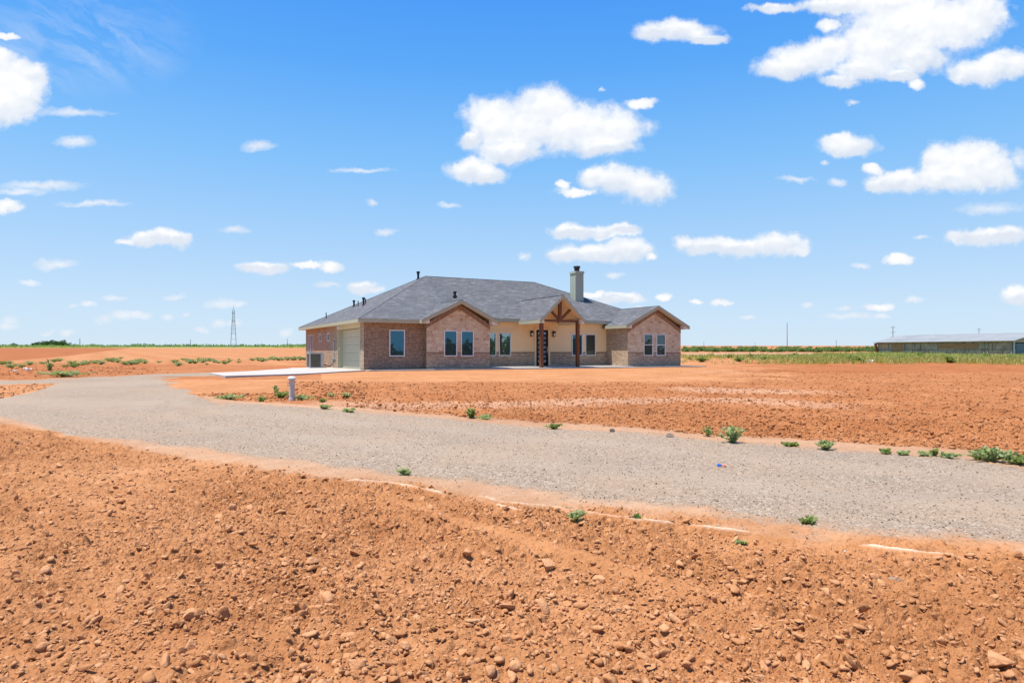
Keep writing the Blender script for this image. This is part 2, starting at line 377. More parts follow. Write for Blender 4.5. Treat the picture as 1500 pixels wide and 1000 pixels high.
# ------------------------------------------------------------------ ground material
def soil_fn(clod=False):
    def f(t, p):
        o = t.new('ShaderNodeNewGeometry').outputs['Position']
        big = t.noise(o, .45, 5, .55); mid = t.noise(o, 3.2, 5, .6); fine = t.noise(o, 28, 5, .65)
        red = t.attr('red'); sand = t.attr('sand'); pale = t.attr('pale'); road = t.attr('road'); green = t.attr('green')
        k = t.math('ADD', t.math('MULTIPLY', big, .3), t.math('ADD', t.math('MULTIPLY', mid, .35), t.math('MULTIPLY', fine, .35)))
        light = t.ramp(k, [(.34, (.30, .122, .043)), (.5, (.415, .186, .073)), (.66, (.535, .27, .125))])
        deep = t.ramp(k, [(.34, (.205, .060, .0155)), (.5, (.300, .098, .028)), (.66, (.40, .155, .054))])
        c = t.mix(red, light, deep)
        if clod:
            t.put(p.inputs['Normal'], t.bump(t.math('ADD', t.noise(o, 45, 6, .75), t.math('MULTIPLY', t.voro(o, 60, 'Distance'), .4)), .5, .02))
            return t.mix(t.math('MULTIPLY', t.maprange(t.new('ShaderNodeNewGeometry').outputs['Random Per Island'], 0, 1, .1, .95), t.math('SUBTRACT', 1, t.math('MULTIPLY', red, .85))), c, t.ramp(k, [(.35, (.46, .22, .095)), (.65, (.62, .335, .17))]))
        sandc = t.ramp(k, [(.36, (.33, .19, .105)), (.64, (.43, .28, .175))])
        c = t.mix(sand, c, sandc)
        pn = t.maprange(t.math('ADD', pale, t.math('MULTIPLY', t.math('SUBTRACT', t.noise(o, 5, 7, .75), .5), 1.2)), .36, .85)
        c = t.mix(t.math('MULTIPLY', pn, t.maprange(pale, 0, .9, .0, .92)), c, (.60, .45, .32))
        # gravel: chips of grey, tan and cream
        v1 = t.voro(o, 62); v2 = t.voro(o, 26); 
        sep = t.new('ShaderNodeSeparateColor'); t.l.new(v1, sep.inputs[0]); sep2 = t.new('ShaderNodeSeparateColor'); t.l.new(v2, sep2.inputs[0])
        g1 = t.ramp(sep.outputs[0], [(0, (.11, .083, .062)), (.3, (.22, .170, .127)), (.6, (.29, .228, .172)), (.85, (.37, .302, .235)), (1, (.58, .51, .43))])
        g2 = t.ramp(sep2.outputs[1], [(0, (.17, .13, .097)), (.5, (.26, .205, .155)), (.9, (.34, .275, .215)), (1, (.50, .44, .365))])
        g = t.mix(.4, g1, g2); g = t.mix(.10, g, (.285, .222, .160)); g = t.mix(1.0, g, (1.04, .995, .925), 'MULTIPLY'); g = t.mix(t.math('MULTIPLY', t.attr('track'), .65), g, (.335, .265, .195))
        g = t.mix(t.maprange(t.noise(o, .8, 7, .7), .40, .70, 0, .6), g, (.34, .235, .150))
        g = t.mix(t.maprange(t.noise(o, .35, 6, .65), .5, .75, 0, .5), g, (.21, .168, .132))
        rn = t.maprange(t.math('ADD', road, t.math('MULTIPLY', t.math('SUBTRACT', t.noise(o, 4, 8, .8), .5), 1.3)), .36, .66)
        c = t.mix(rn, c, g)
        gn = t.maprange(t.math('ADD', green, t.math('MULTIPLY', t.math('SUBTRACT', t.noise(o, .55, 6, .7), .5), 1.2)), .4, .62)
        gc = t.ramp(t.noise(o, .2, 5, .6), [(.3, (.13, .19, .045)), (.55, (.24, .27, .075)), (.7, (.36, .33, .15))])
        c = t.mix(t.math('MULTIPLY', gn, t.maprange(green, 0, .15)), c, gc)
        h = t.math('ADD', t.math('MULTIPLY', t.noise(o, 22, 6, .7), 1.), t.math('MULTIPLY', t.noise(o, 75, 3, .7), .5))
        h = t.math('MULTIPLY', h, t.maprange(t.attr('rough'), 0, 1, .25, 1.))
        st = t.math('MULTIPLY', t.voro(o, 48, 'Distance'), t.math('MULTIPLY', rn, .6))
        t.put(p.inputs['Normal'], t.bump(t.math('SUBTRACT', h, st), .9, .018))
        return c
    return f
M['soil'] = mat('red_soil', rough=.95, spec=.15, fn=soil_fn())
M['clod'] = mat('soil_clod', rough=.95, spec=.15, fn=soil_fn(True))

# ------------------------------------------------------------------ where each ground cover lies (tables trace the edges in the photo)
def tab(px, pts):
    pts = sorted(pts); return np.interp(px, [p[0] for p in pts], [p[1] for p in pts])
ROAD_UP = [(-400,545),(0,556),(100,553.5),(200,549.5),(243,548),(250,562),(256,568),(277,578),(307,588),(340,590),(400,594),(500,601),(600,609),(700,618),(800,627),(900,632),(1000,641),(1100,649),(1200,656),(1300,663),(1400,671),(1500,684),(1900,745)]
ROAD_LO = [(-400,560),(0,609),(60,624),(100,635),(200,647),(300,656),(400,670),(500,682),(600,694),(740,706),(860,728),(1000,740),(1200,774),(1500,792),(1900,820)]
SAND_LO = [(-400,566),(0,617),(80,632),(200,658),(300,673),(400,686),(500,704),(620,716),(740,738),(860,748),(1000,760),(1200,784),(1500,812),(1900,845)]
WEDGE_U = [(-400,556),(0,563),(86,560),(90,560)]; WEDGE_L = [(-400,575),(0,585),(60,572),(86,560.5),(90,560)]
LINES = [[(500,704),(560,708),(600,713),(632,720),(652,726)],[(700,728),(735,738),(765,741),(800,744),(830,748),(880,756),(960,765),(1000,768)],[(1000,768),(1060,776),(1100,780),(1128,785)],[(1140,786),(1160,788)],[(1170,789),(1220,796)],[(1256,799),(1300,807),(1340,812),(1380,815),(1430,824)],[(1458,827),(1474,828)],[(712,735),(735,746),(770,752)],[(80,626),(130,636),(160,640)]]
TRACK = [(560,722),(620,745),(700,772),(800,800),(900,830),(1000,855),(1120,882)]
def cover(x, y):
    yy = np.maximum(y, .35); px = 750+1000*x/yy; py = 506+1380/yy
    back = y < .6
    n1 = (fbm(x*.9, y*.9, 3, 4)-.5); n2 = (fbm(x*4, y*4, 41, 3)-.5)
    pj = px+(n1*90+n2*14)*sstep(11, 18, y)
    yu = 1380/(tab(pj, ROAD_UP)-506); yl = 1380/(tab(px, ROAD_LO)-506); ys = 1380/(tab(px, SAND_LO)-506)
    wob = n1*.5+n2*.35
    d = np.minimum(y-yl+wob*.8, yu-y+wob*1.0*np.clip(yu/14, .6, 2))
    road = sstep(-.85, .65, d-.05)
    road = np.where((px < 330) & (y > 15), sstep(-2.2, 2.2, d+n1*2.5), road)
    # upper spur that runs to the concrete apron
    bu = 1380/(545.5-506+np.clip((300-px)*.04, 0, 5)); bl = 1380/(551.5-506)
    spur = sstep(-.6, .6, np.minimum(y-bl, bu-y)+wob)*((px+n1*40 > 225) & (px < 318))
    road = np.maximum(road, spur)
    wu = 1380/(tab(px, WEDGE_U)-506); wl = 1380/(tab(px, WEDGE_L)-506)
    wed = sstep(-.3, .6, np.minimum(y-wl, wu-y)+wob*1.5)*(px < 88)
    road = road*(1-wed)
    sd = np.minimum(y-ys+wob*.9+n2*.25, yl-y+.6)
    sand = sstep(-.22, .28, sd)*(.55+.6*fbm(x*1.7, y*1.7, 57, 3))
    sand = np.maximum(sand, sstep(-.5, .1, .45-np.abs(y-yu-.25)+wob)*(px > 300)*.8)
    sand = np.maximum(sand, wed*sstep(.0, 1.5, 1.2-(y-wl)+wob)*.8)
    up = y > yu-.1                                     # beyond the drive
    house = np.sqrt(((x+4)/22.)**2+((y-44)/12.)**2)
    # smooth graded earth round the house
    smooth = sstep(1380/(563-506), 1380/(556-506), y+wob*2)*up*sstep(130, 300, px+n1*160)*(px < 1180)*(1-sstep(1020, 1180, px+n1*300))
    smooth = np.maximum(smooth, (py < 575)*(py > 550)*sstep(225, 260, px)*(1-sstep(380, 470, px))*.9)
    rough = np.ones_like(x)
    rough *= 1-np.clip(road*1.3, 0, 1); rough *= 1-.85*np.clip(sand, 0, 1); rough *= 1-.85*smooth
    # tyre track pressed across the ploughed strip
    tx = np.array([p[0] for p in TRACK]); tp = tab(px, TRACK)
    ty = 1380/(tp-506); tr = sstep(.26, .02, np.abs(y-ty+n1*.25))*(px > 560)*(1-sstep(1000, 1130, px))
    rough *= 1-.62*tr*(.5+.8*fbm(x*1.5, y*1.5, 94, 3))
    # white rain-washed sand lines
    pale = np.zeros_like(x)
    near = (y > 3) & (y < 13)
    for L in LINES:
        P = [(1380/(b-506)*(a-750)/1000, 1380/(b-506)) for a, b in L]
        ends = sstep(-.12, .16, np.minimum(np.hypot(x-P[0][0], y-P[0][1]), np.hypot(x-P[-1][0], y-P[-1][1])))
        for (ax, ay), (bx, by) in zip(P[:-1], P[1:]):
            vx, vy = bx-ax, by-ay; q = np.clip(((x-ax)*vx+(y-ay)*vy)/(vx*vx+vy*vy), 0, 1)
            dd = np.hypot(x-ax-q*vx, y-ay-q*vy)+n2*.05
            pale = np.maximum(pale, np.where(near, sstep(.040, .0, dd)*ends*(.52+.7*fbm(x*2.3, y*2.3, 83, 3)), 0))
    lines = pale.copy()
    rough *= 1-.8*np.clip(lines*1.6, 0, 1)
    # chalky streaks across the field to the right
    def band(pts, wd, x0, x1, amp):
        tyy = 1380/(tab(px, pts)-506)
        return sstep(wd, wd*.2, np.abs(y-tyy+n1*1.2))*sstep(x0-90, x0+60, px)*(1-sstep(x1-160, x1+120, px))*amp
    pale = np.maximum(pale, up*band([(400,588),(600,594),(800,590),(1000,583),(1350,598)], 2.6, 440, 1330, .58))
    pale = np.maximum(pale, up*band([(900,567),(1100,571),(1320,577)], 2.6, 960, 1300, .58))
    pale = np.maximum(pale, up*band([(950,540),(1100,545),(1250,551)], 4.5, 1000, 1200, .5))
    pale = np.maximum(pale, up*band([(300,585),(430,592),(600,602)], 1.4, 380, 640, .5))
    red = np.where(up, .62+.5*n1, .10+.35*n1)
    red = np.where(up & (px > 700) & (py < 545) & (px > 1000), .9, red)
    red = red*(1-.85*smooth)
    lf = up & (px < 470)
    red = np.where(lf & (py < 556) & (py > 531), .75+.6*n1, red)
    orange = lf & (py <= 531)
    red = np.where(orange, .25+.3*n1, red)
    dk = orange & (y > 1380/(tab(px, [(-300,533),(0,530),(100,521),(180,511),(200,508)])-506)) & (px < 200)
    red = np.where(dk, 1., red)
    rough = np.where(orange, .25, rough)
    # furrows that run away over the left field
    fur = .5+.5*np.sin((x+.62*y)*2*math.pi/6.)
    red = np.where(orange & ~dk, red+.30*(fur-.5)*sstep(500, 80, y), red)
    green = np.zeros_like(x)
    green = np.where((px < 470) & (py < 509.6), sstep(509.6, 508.9, py+n1*.6)*.95, green)
    rt = px > 1000-(px*0)
    gb = sstep(60, 66, y+n1*8)*(1-sstep(84, 96, y+n1*10))
    wsh = tab(px, [(1000,.45),(1150,.8),(1300,1.),(2500,1.)])
    green = np.where(rt & up, np.maximum(green, gb*.62*wsh), green)
    gb2 = sstep(80, 90, y)*(1-sstep(118, 135, y))*sstep(1180, 1280, px)
    green = np.where(rt & up, np.maximum(green, gb2*.7), green)
    sand = np.where(rt & up & (py < 523) & (py > 516.5), .8*(1-gb2), sand)
    red = np.where(rt & up & (py < 523), .3+.3*n1, red)
    rough = np.where(rt & up & (py < 533), .3, rough)
    for a, v in ((road, 0), (sand, 0), (pale, 0), (green, 0)): a[back] = v
    rough[back] = 1; red[back] = .1
    fr_ = (y-yl)/np.maximum(yu-yl, .1)+n1*.10
    track = (np.exp(-((fr_-.30)/.085)**2)+np.exp(-((fr_-.70)/.10)**2))*sstep(.2, .8, road)*(.35+.9*fbm(x*.8, y*.8, 66, 3))
    track[back] = 0
    return dict(track=np.clip(track, 0, 1), road=road, sand=np.clip(sand, 0, 1), pale=pale, red=np.clip(red, 0, 1), rough=np.clip(rough, 0, 1), green=green, smooth=smooth, lines=lines)

def relief(x, y, C):
    """soil surface above the plain: ploughed lumps, wheel ruts, worn gravel"""
    z = land(x, y)
    r = np.hypot(x, y); fade = 1-sstep(60, 140, r)
    ro = C['rough']*fade
    h = (fbm(x*.8, y*.8, 5, 3)-.5)*.10 + (fbm(x*3, y*3, 8, 3)-.5)*.05 - .035
    h += lumps(x*3.1, y*3.1, 2)*.03 + lumps(x*8, y*8, 31)*.034*(.4+1.2*fbm(x*1.1, y*1.1, 71, 2))
    nr = r < 26
    hh = np.zeros_like(x)
    if nr.any():
        xn, yn = x[nr], y[nr]
        hh[nr] = lumps(xn*17, yn*17, 61)*.036*(.3+1.4*fbm(xn*1.7, yn*1.7, 73, 2)) + lumps(xn*33, yn*33, 77)*.026 + lumps(xn*60, yn*60, 87)*.011 + (vnoise(xn*90, yn*90, 5)-.5)*.006
    pt_ = .42+.62*sstep(.3, .68, fbm(x*.55, y*.55, 121, 3))
    z = z + ro*(h+hh*pt_)
    z = z + (1-ro)*fade*(fbm(x*.7, y*.7, 15, 3)-.5)*.03
    z = z + np.clip(C['road'], 0, 1)*fade*((fbm(x*1.1, y*1.1, 25, 4)-.5)*.035)
    z = z + np.clip(C['lines'], 0, 1)*.034
    return z

def polar(angles, radii):
    A, Rr = np.meshgrid(angles, radii, indexing='ij')
    return (Rr*np.sin(A)).ravel(), (Rr*np.cos(A)).ravel()
def grid_faces(na, nr, wrap=False):
    i = np.arange(na if wrap else na-1)[:, None]; j = np.arange(nr-1)[None, :]
    a = (i*nr+j); b = (((i+1) % na)*nr+j)
    return np.stack([a, b, b+1, a+1], -1).reshape(-1, 4)

fa = R(41); A1 = np.linspace(-fa, fa, 900)
outer = np.linspace(fa, 2*math.pi-fa, 90)[1:-1]
angles = np.concatenate([A1, outer])
rad = [.5]
while rad[-1] < 1.9: rad.append(rad[-1]*1.06)
while rad[-1] < 14: rad.append(rad[-1]*1.0025)
while rad[-1] < 60: rad.append(rad[-1]*1.0065)
while rad[-1] < 9000: rad.append(rad[-1]*1.035)
rad = np.array(rad); na, nr = len(angles), len(rad)
gx, gy = polar(angles, rad)
C = cover(gx, gy); gz = relief(gx, gy, C)
# earth is dug out a little where slabs lie
dx, dy = gx-CX, gy-CY
lu = dx*math.cos(TH)+dy*math.sin(TH); lv = -dx*math.sin(TH)+dy*math.cos(TH)
inside = (lu > -.6) & (lu < 24) & (lv > -1.2) & (lv < 16)
gz = np.where(inside, np.minimum(gz, -.06), gz)
F = grid_faces(na, nr, True)
fr = C['road'][F].mean(1) > .5
V = np.stack([gx, gy, gz], 1)
atts = {k: C[k] for k in ('road', 'sand', 'pale', 'red', 'rough', 'green', 'track')}
def sub(name, sel):
    f = F[sel]; u, inv = np.unique(f, return_inverse=True)
    o = np_mesh(name, V[u], inv.reshape(-1, 4), M['soil'], {k: a[u] for k, a in atts.items()})
    far = np.hypot(V[f[:, 0], 0], V[f[:, 0], 1]) > 16; o.data.polygons.foreach_set('use_smooth', far); return o
tag(sub('ground', ~fr), kind='structure')
tag(sub('gravel_road', fr), kind='structure')

def zat(xs, ys):
    xs = np.atleast_1d(np.asarray(xs, float)); ys = np.atleast_1d(np.asarray(ys, float))
    return relief(xs, ys, cover(xs, ys))
def on(px, py):
    p = at(px, py); p.z = float(zat(p.x, p.y)[0]); return p

# ------------------------------------------------------------------ clods
def icos(sub_):
    import bmesh
    bm = bmesh.new(); bmesh.ops.create_icosphere(bm, subdivisions=sub_, radius=1); bm.verts.ensure_lookup_table()
    v = np.array([q.co[:] for q in bm.verts]); f = np.array([[q.index for q in g.verts] for g in bm.faces]); bm.free(); return v, f
def lump_shape(sub_, seed, amp=.35):
    """broken earth: a ball cut by random planes, then roughened"""
    v, f = icos(sub_); rg = np.random.default_rng(seed); v = v.copy()
    for _ in range(9):
        n = rg.normal(size=3); n /= np.linalg.norm(n); d = rg.uniform(.30, .75)
        s = v@n; v -= np.where(s > d, (s-d)*.92, 0)[:, None]*n
    v *= 1+amp*.5*(rg.random((len(v), 1))-.5)
    return v, f
SHAPES1 = [lump_shape(1, 100+i, .5) for i in range(14)]
SHAPES2 = [lump_shape(2, 200+i, .22) for i in range(12)]
def scatter(name, X, Y, S, shapes, mat_, flat=(.3, .75), sink=.05, label=None, attr_red=None):
    n = len(X); Z = zat(X, Y); rg = np.random.default_rng(n+3); VV = []; FF = []; RR = []; k = 0
    which = rg.integers(0, len(shapes), n)
    for w, (v, f) in enumerate(shapes):
        idx = np.where(which == w)[0]
        if not len(idx): continue
        m = len(idx); a = rg.uniform(0, 6.283, m); tl = rg.normal(0, .55, m); ta = rg.uniform(0, 6.283, m)
        sx = S[idx]*rg.uniform(.8, 1.5, m); sy = S[idx]*rg.uniform(.6, 1.0, m); sz = S[idx]*rg.uniform(*flat, m)
        p = v[None]*np.stack([sx, sy, sz], 1)[:, None]
        ca, sa = np.cos(tl)[:, None], np.sin(tl)[:, None]
        p = np.stack([p[..., 0]*ca+p[..., 2]*sa, p[..., 1], -p[..., 0]*sa+p[..., 2]*ca], -1)
        cb, sb = np.cos(a)[:, None], np.sin(a)[:, None]
        p = np.stack([p[..., 0]*cb-p[..., 1]*sb, p[..., 0]*sb+p[..., 1]*cb, p[..., 2]], -1)
        p += np.stack([X[idx], Y[idx], Z[idx]+sz*(.5-sink)], 1)[:, None]
        VV.append(p.reshape(-1, 3)); FF.append((f[None]+(np.arange(m)*len(v))[:, None, None]+k).reshape(-1, 3)); k += m*len(v)
        RR.append(np.repeat(attr_red[idx] if attr_red is not None else np.zeros(m), len(v)))
    return np_mesh(name, np.concatenate(VV), np.concatenate(FF), mat_, {'red': np.concatenate(RR), 'rough': np.ones(k)})
def spots(n, r0, r1, amin, amax, test, seed):
    rg = np.random.default_rng(seed)
    r = np.exp(rg.uniform(math.log(r0), math.log(r1), n)); a = rg.uniform(amin, amax, n)
    x, y = r*np.sin(a), r*np.cos(a); c = cover(x, y); ok = test(c, x, y); return x[ok], y[ok], c['red'][ok]
def powlaw(n, s0, s1, e, seed):
    u = np.random.default_rng(seed).random(n); return (s0**(1-e)+u*(s1**(1-e)-s0**(1-e)))**(1/(1-e))
def low_edge(c, x, y): return (c['rough'] > .55) & (c['road'] < .1)
patch = lambda x, y: vnoise(x*1.3, y*1.3, 91)
x, y, rd = spots(52000, 2.0, 13, -R(40), R(40), lambda c, x, y: low_edge(c, x, y) & (np.random.default_rng(1).random(len(x)) < .25+.75*patch(x, y)), 21)
tag(scatter('soil_crumbs', x, y, powlaw(len(x), .006, .028, 1.9, 5), SHAPES1, M['clod'], sink=-.12, attr_red=rd), 'small reddish soil crumbs and clods strewn over the ploughed strip in front', 'soil', kind='stuff')
x, y, rd = spots(3600, 2.1, 13, -R(40), R(40), low_edge, 22)
tag(scatter('soil_clods', x, y, powlaw(len(x), .018, .050, 3.3, 6), SHAPES2, M['clod'], flat=(.35, .7), sink=-.02, attr_red=rd), 'fist-sized reddish clods strewn over the ploughed strip in front', 'soil', kind='stuff')
x, y, rd = spots(26000, 9, 42, -R(14), R(40), lambda c, x, y: low_edge(c, x, y) & (y > 8) & (x > -8), 23)
tag(scatter('field_clods', x, y, powlaw(len(x), .018, .06, 2.4, 7), SHAPES1, M['clod'], attr_red=rd), 'dark red clods of the ploughed field beyond the gravel drive', 'soil', kind='stuff')
x, y, rd = spots(7000, 18, 60, -R(40), -R(12), lambda c, x, y: (c['rough'] > .55) & (c['road'] < .1) & (y < 56), 24)
tag(scatter('ridge_clods', x, y, powlaw(len(x), .03, .10, 2.6, 8), SHAPES1, M['clod'], attr_red=rd), 'reddish clods along the low ridge behind the drive', 'soil', kind='stuff')
def peb_fn(t, p):
    r = t.new('ShaderNodeNewGeometry').outputs['Random Per Island']
    return t.ramp(r, [(0, (.09, .07, .055)), (.35, (.20, .158, .12)), (.7, (.29, .232, .182)), (.93, (.38, .32, .26)), (1, (.64, .59, .53))])
M['pebble'] = mat('gravel_stone', rough=.9, fn=peb_fn)
x, y, rd = spots(26000, 4.2, 17, -R(40), R(40), lambda c, x, y: (c['road']+.55*c['sand']*(np.random.default_rng(2).random(len(x)) < .3) > .45), 25)
tag(scatter('loose_gravel', x, y, powlaw(len(x), .005, .016, 2.4, 9), SHAPES1[:8], M['pebble']), 'loose grey and cream stones lying on the gravel drive', 'gravel', kind='stuff')

def single(name, px, py, w, hgt, label, cat, mat_, seed, rz=0., tilt=0., group=None):
    """one clod or rock, w in photo pixels"""
    p = on(px, py); s = w/2000*p.y
    v, f = lump_shape(4, seed, .05); v = v.copy()
    n = np.random.default_rng(seed)
    q = v*4.; v *= 1+.12*(vnoise(q[:, 0]+q[:, 2]*1.3, q[:, 1]+q[:, 2]*.7, seed)-.5)[:, None]+.06*(vnoise(q[:, 0]*4+q[:, 2]*3, q[:, 1]*4+q[:, 2]*5, seed+1)-.5)[:, None]
    v *= (s, s*.75, s*hgt)
    o = np_mesh(name, v, f, mat_, {'red': np.full(len(v), .15), 'rough': np.ones(len(v))})
    o.location = (p.x, p.y, p.z+s*hgt*.45); o.rotation_euler = (tilt, .12, rz)
    return tag(o, label, cat, group)
CL = [(285,903,38,.42,'long slab-like clod throwing a black shadow, left part of the ploughed strip',.4,.25),
      (279,943,30,.45,'squarish flat clod below the long slab-like clod at left',.3,.2),
      (297,961,20,.6,'small rounded clod just below the squarish flat clod',.1,0),
      (747,861,26,.95,'round ball-shaped clod in the middle of the ploughed strip',.2,0),
      (526,978,44,.5,'broad flat clod at the bottom edge left of centre',.1,.1),
      (596,942,29,.5,'low wedge clod above the broad flat bottom clod',-.3,.15),
      (964,929,26,.6,'pale smooth oval clod right of the centre foreground',.1,.1),
      (885,943,19,.7,'small pale rounded clod left of the pale smooth oval clod',.3,0),
      (1331,988,38,.55,'angular brown clod at the bottom edge toward the right corner',.2,.2),
      (1462,975,54,.4,'large tilted slab clod with a dark underside, bottom right corner',-.5,.3),
      (1113,984,27,.55,'blocky clod at the bottom edge right of centre',.6,.1),
      (877,842,22,.6,'wedge clod beside the tyre track crossing the ploughed strip',-.5,.1),
      (805,826,34,.5,'broad crumbly mound of soil above the ball-shaped clod',0,0),
      (458,822,21,.6,'small square clod near the middle of the left ploughed strip',.4,.1),
      (146,994,32,.55,'half-cropped clod at the bottom edge near the left corner',.1,.1)]
for i, (px, py, w, h_, lb, rz, tl) in enumerate(CL): single('dirt_clod', px, py, w, h_, lb, 'clod', M['clod'], 300+i, rz, tl, 'large clods on the ploughed strip')
M['rock'] = mat('grey_rock', rough=.9, fn=var((.16, .12, .095), .4, 8, 40, .4))
single('rock', 1312, 846, 24, .55, 'grey-brown oval rock below the white sand line at right', 'rock', mat('brown_rock', rough=.9, fn=var((.30, .19, .12), .3, 8, 40, .4)), 401, .3)
single('rock', 897, 632, 11, .6, 'dark grey rock at the far edge of the gravel drive, left of a similar one', 'rock', M['rock'], 402)
single('rock', 983, 639, 15, .6, 'dark grey rock at the far edge of the gravel drive, left of a leafy weed', 'rock', M['rock'], 403)

# ------------------------------------------------------------------ the house (local x runs along the front, y to the back)
house = empty('brick_house', (CX, CY, 0), TH, 'single-storey brick and stone house with grey hipped roof, timber porch gable and pale chimney', 'house')
def wall_face(mb, axis, pl, a0, a1, z0, z1, holes, sgn, depth=.10):
    """a wall sheet with real openings; axis 'x': runs along x at y=pl, outward -y when sgn<0"""
    def P(a, d, z): return (a, pl-sgn*d, z) if axis == 'x' else (pl-sgn*d, a, z)
    hs = [(max(a0, h[0]), min(a1, h[1]), max(z0, h[2]), min(z1, h[3])) for h in holes]
    hs = [h for h in hs if h[1] > h[0]+1e-4 and h[3] > h[2]+1e-4]
    xs = sorted({a0, a1, *[h[0] for h in hs], *[h[1] for h in hs]}); zs = sorted({z0, z1, *[h[2] for h in hs], *[h[3] for h in hs]})
    for xa, xb in zip(xs[:-1], xs[1:]):
        for za, zb in zip(zs[:-1], zs[1:]):
            cx, cz = (xa+xb)/2, (za+zb)/2
            if any(h[0] < cx < h[1] and h[2] < cz < h[3] for h in hs): continue
            mb.poly([P(xa, 0, za), P(xb, 0, za), P(xb, 0, zb), P(xa, 0, zb)])
    for h in hs:
        for (p, q) in (((h[0], h[2]), (h[0], h[3])), ((h[1], h[2]), (h[1], h[3])), ((h[0], h[3]), (h[1], h[3])), ((h[0], h[2]), (h[1], h[2]))):
            if p[1] == q[1] and (p[1] <= z0+1e-4 or p[1] >= z1-1e-4): continue
            mb.poly([P(p[0], 0, p[1]), P(q[0], 0, q[1]), P(q[0], depth, q[1]), P(p[0], depth, p[1])])
    return mb
def window(axis, pl, a0, a1, z0, z1, sgn, gl='glass', rail=False, label=None, fw=.055):
    def B(mb, a, b, d0, d1, za, zb):
        lo, hi = sorted((pl-sgn*d0, pl-sgn*d1))
        return mb.box(a, b, lo, hi, za, zb) if axis == 'x' else mb.box(lo, hi, a, b, za, zb)
    f = MB(); e = .002
    B(f, a0+e, a0+fw, -.022, .075, z0+e, z1-e); B(f, a1-fw, a1-e, -.022, .075, z0+e, z1-e)
    B(f, a0+fw, a1-fw, -.020, .075, z1-fw, z1-e); B(f, a0+fw, a1-fw, -.020, .075, z0+e, z0+fw)
    if rail: B(f, a0+fw, a1-fw, -.012, .07, (z0+z1)/2-.025, (z0+z1)/2+.025)
    w = f.build('window', M['white'], house)
    if label: w['label'] = label
    p = MB(); B(p, a0+fw*.8, a1-fw*.8, .035, .05, z0+fw*.8, z1-fw*.8); p.build('pane', M[gl], w)
    return w
WZ0, WZ1, WN = .75, 2.27, .98
FW = [(1.47, 2.40, WZ0, WZ1)]
GW = [(4.66, 5.50, WZ0, WZ1), (5.74, 6.58, WZ0, WZ1)]
PW = [(8.65, 9.55, WZ0, WZ1), (9.76, 10.66, WZ0, WZ1), (15.48, 16.38, WZ0, WZ1), (16.62, 17.52, WZ0, WZ1)]
RW = [(19.82, 20.66, WZ0, WZ1), (20.95, 21.79, WZ0, WZ1)]
LW = [(8.0, 8.62, 1.72, 2.25), (10.35, 10.97, 1.72, 2.25), (13.05, 13.62, .9, 2.27), (14.0, 14.57, .9, 2.27)]
GD = (.70, 5.90, 0, 2.40)
b = MB()
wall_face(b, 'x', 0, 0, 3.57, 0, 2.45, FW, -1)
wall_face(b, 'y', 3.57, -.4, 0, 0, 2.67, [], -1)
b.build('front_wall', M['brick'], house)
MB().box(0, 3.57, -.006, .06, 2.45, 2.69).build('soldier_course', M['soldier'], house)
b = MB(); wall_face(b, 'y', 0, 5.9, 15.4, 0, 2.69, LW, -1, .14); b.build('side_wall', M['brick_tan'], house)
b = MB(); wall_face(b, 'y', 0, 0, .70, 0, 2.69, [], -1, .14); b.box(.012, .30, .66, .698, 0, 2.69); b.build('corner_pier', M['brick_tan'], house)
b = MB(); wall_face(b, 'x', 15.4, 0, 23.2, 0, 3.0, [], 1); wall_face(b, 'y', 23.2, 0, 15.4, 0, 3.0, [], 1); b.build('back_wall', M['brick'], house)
# left stone gable: pentagon above the wainscot
def gable(x0, x1, y, xc, zc, holes, eav=2.67):
    b = MB(); wall_face(b, 'x', y, x0, x1, WN, eav, holes, -1)
    sl = (zc-.19-eav)/(xc-x0); b.poly([(x0, y, eav), (x1, y, eav), (xc, y, zc-.19)])
    b.build('stone_gable', M['stone'], house)
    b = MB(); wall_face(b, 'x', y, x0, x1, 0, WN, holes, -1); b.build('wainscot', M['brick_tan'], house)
    b = MB()                                                   # soldier band that follows the rake
    for s, xe in ((-1, x0), (1, x1)):
        b.prism([(xe, y-.02, eav-.02), (xc, y-.02, zc-.21), (xc, y-.02, zc-.51), (xe, y-.02, eav-.30)], (0, .045, 0))
    b.build('soldier_course', M['soldier'], house)
    segs = [x0]
    for h in holes: segs += [h[0], h[1]]
    segs.append(x1)
    for a, c in zip(segs[::2], segs[1::2]): MB().box(a, c, y-.025, y+.03, WN-.075, WN+.003).build('wainscot_cap', M['soldier'], house)
gable(3.57, 7.66, -.4, 5.61, 4.06, GW)
gable(18.45, 23.2, 0, 20.83, 4.23, RW)
b = MB(); wall_face(b, 'y', 7.66, -.4, 2.5, 0, 2.9, [], 1); b.build('return_wall', M['brick'], house)
b = MB(); wall_face(b, 'y', 18.45, 0, 2.5, 0, 2.72, [], -1); b.build('return_wall', M['brick_tan'], house)
